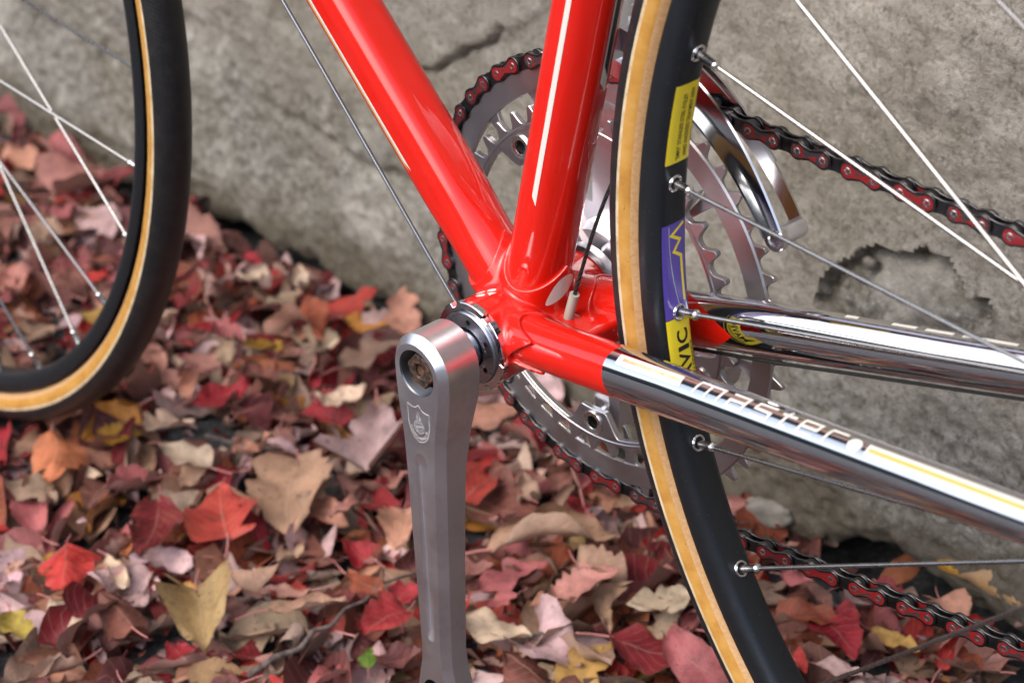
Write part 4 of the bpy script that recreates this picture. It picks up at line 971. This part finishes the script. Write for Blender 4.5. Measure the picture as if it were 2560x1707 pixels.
def leaf_material(m, colour):
    q = N(m); uvn = q.n('UVMap'); sx = q.n('SeparateXYZ'); q.l(uvn.outputs[0], sx.inputs[0]); u, v_ = sx.outputs[0], sx.outputs[1]
    c = colour(q); oi = q.n('ObjectInfo'); co = q.coord((1, 1, 1)); mv = q.n('VectorMath', operation='ADD'); q.l(co, mv.inputs[0])
    cx = q.n('CombineXYZ'); sc = q.math('MULTIPLY', oi.outputs['Random'], 37.); q.l(sc, cx.inputs[0]); q.l(sc, cx.inputs[2]); q.l(cx.outputs[0], mv.inputs[1]); vec = mv.outputs[0]
    ds = q.math('ABSOLUTE', q.math('SUBTRACT', v_, .5))
    rib = q.ramp(ds, [(.0, 1.), (.022, .0)])
    vein = q.math('PINGPONG', q.math('ADD', q.math('MULTIPLY', u, 8.), q.math('MULTIPLY', ds, -5.5)), .5)
    vn = q.ramp(vein, [(.0, .7), (.07, .0)])
    big = q.noise(vec, q_big, 4, .6); fine = q.noise(vec, q_fine, 4, .65)
    hsv = q.n('HueSaturation'); q.l(c, hsv.inputs['Color']); q.l(q.ramp(big, [(.3, .55), (.7, 1.30)]), hsv.inputs['Value'])
    q.l(q.ramp(fine, [(.3, .492), (.7, .506)]), hsv.inputs['Hue'])
    c2 = q.mix(q.ramp(big, [(.55, 0.), (.72, .45)]), hsv.outputs[0], (.15, .065, .035))
    c2 = q.mix(q.math('MULTIPLY', q.ramp(ds, [(.36, 0.), (.5, .5)]), fine), c2, (.11, .05, .03))
    c2 = q.mix(q.ramp(fine, [(.60, 0.), (.68, .7)]), c2, (.04, .022, .016))
    c2 = q.mix(q.math('MULTIPLY', q.math('MAXIMUM', rib, vn), .38), c2, (.46, .30, .22))
    geo = q.n('NewGeometry'); c2 = q.mix(q.math('MULTIPLY', geo.outputs['Backfacing'], .42), c2, (.44, .33, .27))
    q.base(c2); q.bump(q.math('ADD', q.math('MULTIPLY', q.math('MAXIMUM', rib, vn), .6), fine), .5, .0012)
    tr = q.n('BsdfTranslucent'); q.l(c2, tr.inputs[0]); mx = q.n('MixShader'); mx.inputs[0].default_value = .12
    out = [x for x in q.t.nodes if x.type == 'OUTPUT_MATERIAL'][0]; q.l(q.b.outputs[0], mx.inputs[1]); q.l(tr.outputs[0], mx.inputs[2]); q.l(mx.outputs[0], out.inputs[0])
q_big, q_fine = 3.2, 20.
leaf_material(LEAFM, lambda q: q.n('ObjectInfo').outputs['Color'])
LITTER = mat('leaf_litter', (.3, .2, .1), .6, spec=.3); q_big, q_fine = 60., 420.
leaf_material(LITTER, lambda q: q.n('Attribute', attribute_name='tint').outputs['Color'])
def leaf_mesh(shape, deform, seed):
    ra = random.Random(seed); vs, uv, fs = leaf_geo(shape, deform, ra); ms = [0] * len(fs)
    if shape != 'fan' or True:                         # the stalk
        L_ = ra.uniform(.18, .5); dr = ra.uniform(-.5, .5); up_ = ra.uniform(-.1, .25); o = len(vs); z0 = vs[3][2]; K = 5; y0 = vs[3][1]; x0 = vs[3][0]
        for i in range(K):
            f = i / (K - 1); c = (x0 + .04 - (L_ + .04) * f, y0 + dr * L_ * f * f, z0 + up_ * L_ * f)
            for k in range(4): a = pi / 2 * k; vs.append((c[0], c[1] + .013 * cos(a), c[2] + .013 * sin(a))); uv.append((0, .5))
        for i in range(K - 1):
            for k in range(4): l = (k + 1) % 4; fs.append((o + i * 4 + k, o + i * 4 + l, o + i * 4 + 4 + l, o + i * 4 + 4 + k)); ms.append(1)
    me = bpy.data.meshes.new('leaf'); me.from_pydata(vs, [], fs); me.materials.append(LEAFM); me.materials.append(STEMM); me.polygons.foreach_set('material_index', ms)
    ul = me.uv_layers.new(name='UVMap'); li = np.zeros(len(me.loops), np.int32); me.loops.foreach_get('vertex_index', li); ul.data.foreach_set('uv', np.array(uv)[li].reshape(-1))
    me.polygons.foreach_set('use_smooth', [True] * len(me.polygons)); return me
LIB = {}
for sh_ in SHAPES:
    for de_ in ('flat', 'fold', 'curl', 'roll'):
        LIB[sh_, de_] = [leaf_mesh(sh_, de_, hash_) for hash_ in [SHAPES.index(sh_) * 100 + len(de_) * 13 + ord(de_[0]) + 7 * k for k in range(4)]]
HERO = [(0.3047, -0.0849, 0.0855, 137, 'toothed', 'tan', 'flat'), (0.3188, -0.1603, 0.0652, 134, 'fan', 'palepink', 'fold'), (0.204, -0.1275, 0.0498, -75, 'heart', 'redorange', 'flat'), (0.1507, -0.0989, 0.0752, -134, 'oval', 'tan', 'roll'), (0.1144, -0.0465, 0.0441, -164, 'oval', 'cream', 'flat'), (0.141, -0.03, 0.0408, 94, 'toothed', 'brightred', 'flat'), (0.2431, 0.0395, 0.0647, 148, 'heart', 'olive', 'fold'), (0.2442, 0.0462, 0.0222, -88, 'heart', 'yellow', 'flat'), (0.3307, 0.0018, 0.0637, 135, 'oval', 'darkred', 'flat'), (0.2679, -0.0027, 0.0604, -32, 'heart', 'redorange', 'flat'), (0.3347, -0.0405, 0.0436, 11, 'oval', 'cream', 'flat'), (0.4399, 0.004, 0.0591, 144, 'oval', 'orange', 'fold'), (0.4269, -0.0186, 0.0336, -114, 'toothed', 'yellowspot', 'flat'), (0.1138, 0.022, 0.0171, -45, 'oval', 'green', 'flat'), (0.3031, 0.1236, 0.0348, 163, 'oval', 'yellowgreen', 'flat'), (0.0432, -0.0885, 0.0581, -152, 'oval', 'darkred', 'flat'), (-0.0101, -0.1597, 0.0388, -140, 'oval', 'rust', 'curl'), (-0.0325, -0.1806, 0.0416, 155, 'heart', 'crimson', 'flat'), (-0.0515, -0.1481, 0.0261, -158, 'oval', 'palepink', 'flat'), (-0.0546, -0.1904, 0.0336, 180, 'lance', 'yellow', 'flat'), (0.0106, -0.1935, 0.0204, -168, 'oval', 'rose', 'flat'), (0.215, -0.0919, 0.0451, 131, 'toothed', 'peach', 'flat'), (0.1277, -0.0705, 0.0458, -103, 'oval', 'rose', 'flat'), (0.1014, -0.1239, 0.0437, -179, 'toothed', 'tan', 'curl'), (0.845, -0.2206, 0.0523, -179, 'oval', 'peach', 'curl'), (0.8354, -0.2289, 0.0435, -50, 'lance', 'rust', 'curl'), (0.5631, -0.2408, 0.0204, -159, 'heart', 'crimson', 'flat'), (0.5224, -0.2035, 0.0329, -83, 'oval', 'cream', 'curl'), (0.4832, -0.2296, 0.041, -39, 'lance', 'cream', 'curl'), (0.4252, -0.2212, 0.0346, -148, 'oval', 'gold', 'flat'), (0.3762, -0.1763, 0.0531, -96, 'oval', 'greybrown', 'flat'), (0.4308, -0.081, 0.0166, -16, 'oval', 'palepink', 'fold'), (0.354, -0.1357, 0.0371, -121, 'oval', 'cream', 'curl'), (0.3914, -0.0438, 0.0435, -151, 'lance', 'brown', 'roll'), (0.425, 0.0489, 0.0436, -171, 'oval', 'greytan', 'flat'), (0.2279, -0.0067, 0.0249, -93, 'toothed', 'greytan', 'curl'), (0.3117, 0.0529, 0.0442, 161, 'lance', 'cream', 'roll'), (0.2867, 0.1056, 0.0359, -179, 'oval', 'cream', 'fold'), (0.3287, 0.0687, 0.0481, 143, 'lobed', 'scarlet', 'fold'), (0.2255, 0.0925, 0.0416, -8, 'oval', 'brown', 'fold'), (0.2016, 0.0807, 0.0201, -8, 'heart', 'crimson', 'flat'), (0.1932, -0.004, 0.0406, 37, 'lance', 'dusty', 'flat'), (0.1917, 0.0283, 0.044, -121, 'lance', 'tan', 'roll'), (0.2627, -0.0543, 0.031, -70, 'oval', 'greytan', 'flat'), (0.4863, -0.2007, 0.0315, -100, 'oval', 'sage', 'flat'), (0.4809, -0.1546, 0.0354, 178, 'oval', 'rose', 'fold'), (0.424, -0.1332, 0.0314, -171, 'oval', 'brown', 'curl'), (0.2522, -0.15, 0.0309, 118, 'oval', 'dusty', 'curl'), (0.1948, -0.1621, 0.0215, -124, 'oval', 'dusty', 'flat'), (0.1056, -0.0798, 0.0204, 80, 'oval', 'rose', 'flat'), (0.0457, -0.1187, 0.0209, -114, 'toothed', 'rust', 'curl'), (-0.0945, -0.2064, 0.0246, 173, 'lance', 'rust', 'flat'), (-0.0387, -0.1438, 0.0171, 162, 'heart', 'scarlet', 'flat'), (-0.0517, -0.2093, 0.0191, -112, 'oval', 'rose', 'flat'), (0.6255, -0.2436, 0.0457, 149, 'lance', 'palepink', 'curl'), (0.7169, -0.2035, 0.0571, 169, 'oval', 'palepink', 'flat'), (0.6144, -0.1397, 0.0223, -100, 'heart', 'scarlet', 'flat'), (0.6613, -0.1164, 0.0406, 130, 'oval', 'dusty', 'curl'), (0.5644, -0.0965, 0.0256, -90, 'oval', 'yellow', 'fold'), (0.7062, -0.1725, 0.0438, 130, 'oval', 'greytan', 'curl'), (0.3473, -0.0912, 0.026, -161, 'oval', 'palepink', 'roll'), (0.2449, -0.0835, 0.0217, 83, 'oval', 'dusty', 'curl'), (0.1642, -0.0309, 0.0308, -1, 'oval', 'rust', 'flat'), (0.3287, 0.0985, 0.0175, 90, 'oval', 'palepink', 'curl'), (0.3746, 0.0093, 0.0341, 123, 'toothed', 'brown', 'flat')]

def clear(x, y, r):
    """keeps leaves out of the tyres, the wall and the crank"""
    if y < -.262: return False
    for hx in (HR.x / 1000, HF.x / 1000):
        if abs(y) < .012 + r * .35 and abs(x - hx) < .11: return False
    return True
ra = random.Random(5); items = []                      # x, y, z, length, yaw, tilt x, tilt y, shape, deform, colour
for (x, y, L_, yaw, sh_, c_, d_) in HERO: items.append([x, y, ra.uniform(.016, .024), L_, R(yaw), ra.uniform(-.12, .12), ra.uniform(-.12, .12), sh_, d_, c_, True])
tries = 0; cells = {}
def in_view(x, y, mg=40):
    u, v_ = photo(Vector((x, y, .01))); return -mg < u < 2560 + mg and -mg < v_ < 1707 + mg
while len(items) < 300 and tries < 40000:
    tries += 1; x = ra.uniform(-.15, 1.12); y = ra.uniform(-.268, .19)
    if not in_view(x, y): continue
    L_ = ra.choice((.027, .031, .034, .038, .042, .047, .052)) * ra.uniform(.9, 1.1)
    if not clear(x, y, L_): continue
    if x < .22 and y < -.225 and ra.random() < .75: continue
    near_ = [it for it in items if (it[0] - x) ** 2 + (it[1] - y) ** 2 < (.014) ** 2]
    if near_: continue
    hero_near = [it for it in items if it[10] and (it[0] + .5 * it[3] * cos(it[4]) - x) ** 2 + (it[1] + .5 * it[3] * sin(it[4]) - y) ** 2 < (.55 * it[3]) ** 2]
    z = ra.uniform(.002, .008) if hero_near else ra.uniform(.003, .022)
    sh_ = ra.choices(SHAPES, (10, 4, 4, 4, 2, 1.5))[0]; d_ = ra.choices(('flat', 'fold', 'curl', 'roll'), (3, 2.3, 4.5, 1.8))[0]
    t_ = .15 if hero_near else .30
    items.append([x, y, z, L_, ra.uniform(0, 2 * pi), ra.gauss(0, t_), ra.gauss(0, t_), sh_, d_, KEYS[rng.choice(len(KEYS), p=WTS)], False])
SHN = {'oval': 'oval', 'heart': 'broad', 'lance': 'narrow', 'toothed': 'toothed', 'lobed': 'lobed', 'fan': 'fan-shaped'}
DEN = {'flat': 'flat', 'fold': 'folded', 'curl': 'curled', 'roll': 'rolled-up'}
def place(x, y):
    u, v_ = photo(Vector((x, y, .01)))
    if u < 470 and v_ < 1010: return 'behind the front wheel spokes' if u < 300 else 'beside the front tyre'
    if v_ < 760 and u < 1000: return 'at the wall foot near the front tyre'
    if y < -.20: return 'against the foot of the wall'
    if u < 500 and v_ < 1200: return 'just below the front tyre'
    if u < 480 and v_ > 1480: return 'at the bottom left corner'
    if u < 520: return 'far left of the crank arm'
    if u < 800 and v_ > 1450: return 'below left of the crank arm'
    if u < 1040 and v_ < 1250: return 'left of the crank boss'
    if u < 1060: return 'close beside the crank arm'
    if u < 1260: return 'just behind the crank arm'
    if u < 1640 and v_ < 1400: return 'under the chainrings'
    if u < 1780: return 'between the crank and the rear tyre'
    if u < 2050: return 'beside the rear rim under the chain'
    return 'under the lower chain run'
used = set(); info = []
for it in items:
    x, y, z, L_, yaw, tx, ty, sh_, d_, c_, hero = it
    size = 'large' if L_ > .043 else 'small' if L_ < .028 else 'medium'
    info.append((x + .5 * L_ * cos(yaw), y + .5 * L_ * sin(yaw), size, PAL[c_][1], SHN[sh_], DEN[d_]))
for k, it in enumerate(items):
    x, y, z, L_, yaw, tx, ty, sh_, d_, c_, hero = it
    o = bpy.data.objects.new('fallen_leaf', ra.choice(LIB[sh_, d_])); COL.objects.link(o)
    o.location = (x, y, z); o.rotation_euler = (tx, ty, yaw); ks = .86 if hero and sh_ in ('toothed', 'lobed', 'heart') else 1.; o.scale = (L_ * ks, L_ * ks * ra.uniform(.9, 1.12), L_ * ks)
    kb = ra.uniform(.66, .98); col = [c * kb * ra.uniform(.96, 1.04) for c in srgb(*PAL[c_][0])]; o.color = (*col, 1)
    cx, cy, size, cn, sn, dn = info[k]; pl = place(cx, cy)
    others = sorted(range(len(items)), key=lambda j: (info[j][0] - cx) ** 2 + (info[j][1] - cy) ** 2)[1:9]
    cand = [f'{size} {cn} {dn} {sn} leaf {pl}'] + [f'{cn} {dn} {sn} leaf by a {info[j][3]} {info[j][4]} one {pl}' for j in others] + [f'{cn} {dn} {sn} leaf beside the {info[i][3]} and {info[j][3]} ones {pl}' for i in others[:4] for j in others[2:7] if i != j] + [f'{size} {cn} {sn} leaf between {info[i][3]} and {info[j][3]} ones {pl}' for i in others[:3] for j in others[3:6]]
    lab = next((c for c in cand if c not in used and len(c.split()) <= 16), None) or next(c for c in cand if len(c.split()) <= 16)
    used.add(lab); tag(o, lab, 'leaf', 'fallen leaves lying around the bicycle')
# ---- leaf litter below and around
mv, mf, mt_, mu, o_ = [], [], [], [], 0
def add_litter(x, y, z, L_, yaw, tx, ty, sh_, d_, c_):
    global o_
    vs, uv, fs = GEO[ra.randrange(len(GEO))] if sh_ is None else leaf_geo(sh_, d_, ra, 7, 4)
    A = np.array(vs) * L_; rx = np.array([[1, 0, 0], [0, cos(tx), -sin(tx)], [0, sin(tx), cos(tx)]]); ry = np.array([[cos(ty), 0, sin(ty)], [0, 1, 0], [-sin(ty), 0, cos(ty)]]); rz = np.array([[cos(yaw), -sin(yaw), 0], [sin(yaw), cos(yaw), 0], [0, 0, 1]])
    A = A @ (rz @ ry @ rx).T + np.array([x, y, z]); mv.append(A); mf.extend([tuple(i + o_ for i in f) for f in fs]); o_ += len(vs)
    kb = ra.uniform(.5, .9); k = np.array([c * kb * ra.uniform(.96, 1.04) for c in srgb(*PAL[c_][0])]); mt_.append(np.tile(np.append(k, 1), (len(vs), 1))); mu.append(np.array(uv))
GEO = [leaf_geo(ra.choices(SHAPES, (10, 4, 4, 3, 2, 1))[0], ra.choices(('flat', 'fold', 'curl', 'roll'), (4, 2, 3, 1))[0], ra, 7, 4) for _ in range(70)]
cnt = 0
while cnt < 2900:
    if cnt < 1500: x, y = ra.uniform(-.2, 1.15), ra.uniform(-.268, .2)
    else: x, y = ra.uniform(-1.3, 1.8), ra.uniform(-.268, .52) 
    if not clear(x, y, .03): continue
    if cnt < 1500 and not in_view(x, y, 120): continue
    if x < .22 and y < -.225 and ra.random() < .9: continue
    if cnt >= 1500 and in_view(x, y, 100): continue
    hole_ = vnoise(np.array([x * 22]), np.array([y * 22]), 44)[0]
    if hole_ < .24: continue
    cnt += 1
    add_litter(x, y, ra.uniform(-.009, .002), ra.uniform(.028, .048), ra.uniform(0, 6.3), ra.gauss(0, .22), ra.gauss(0, .22), None, None, KEYS[rng.choice(len(KEYS), p=WTS)])
for _ in range(700):                                   # crumbs of broken leaf
    x, y = ra.uniform(-.2, 1.1), ra.uniform(-.268, .2)
    if in_view(x, y, 60) and clear(x, y, .01): add_litter(x, y, ra.uniform(-.004, .014), ra.uniform(.005, .013), ra.uniform(0, 6.3), ra.gauss(0, .5), ra.gauss(0, .5), None, None, KEYS[rng.choice(len(KEYS), p=WTS)])
me = bpy.data.meshes.new('leaf_litter'); me.from_pydata(np.concatenate(mv).tolist(), [], mf); me.materials.append(LITTER)
a_ = me.color_attributes.new('tint', 'FLOAT_COLOR', 'POINT'); a_.data.foreach_set('color', np.concatenate(mt_).reshape(-1).astype(np.float32))
ul = me.uv_layers.new(name='UVMap'); li = np.zeros(len(me.loops), np.int32); me.loops.foreach_get('vertex_index', li); ul.data.foreach_set('uv', np.concatenate(mu)[li].reshape(-1))
me.polygons.foreach_set('use_smooth', [True] * len(me.polygons)); tag(link('leaf_litter', me), None, kind='stuff')
# ---- twigs
BARK = mat('twig_bark', (.10, .07, .06), .8); q = N(BARK); v = q.coord(); q.base(q.ramp(q.noise(v, 200, 4), [(.35, (.05, .035, .032)), (.6, (.13, .10, .09)), (.8, (.22, .18, .16))])); q.bump(q.noise(v, 260, 4), .6, .002)
def twig(pts, r0, r1, label):
    m = MB(); pts = [Vector(p) * 1000 - Vector((0, 0, GZ)) for p in pts]; m.tube(pts, [r0 + (r1 - r0) * i / (len(pts) - 1) for i in range(len(pts))], 9); tag(m.build('twig', BARK, None, 60), label, 'twig', 'twigs among the leaves')
twig([(.171, .06, .010), (.166, .045, .017), (.1628, .0302, .016), (.1645, .018, .021), (.1618, .0086, .020), (.1663, -.006, .022), (.1673, -.0205, .019), (.1702, -.034, .022), (.1678, -.0478, .021), (.1689, -.0712, .014)], 1.9, .8, 'grey-brown knotty twig lying left of the crank arm')
twig([(.2113, .0317, .014), (.209, .0211, .02), (.1998, .0097, .016)], 1.4, .8, 'short thin dark twig among red leaves')
twig([(.0804, -.0521, .014), (.0756, -.0673, .018), (.0572, -.0791, .014)], 1.5, .9, 'short twig between the crank and the rear tyre')
twig([(.3822, -.0709, .016), (.3478, -.074, .022), (.3355, -.0921, .016)], 1.6, .9, 'brown twig in front of the front tyre')
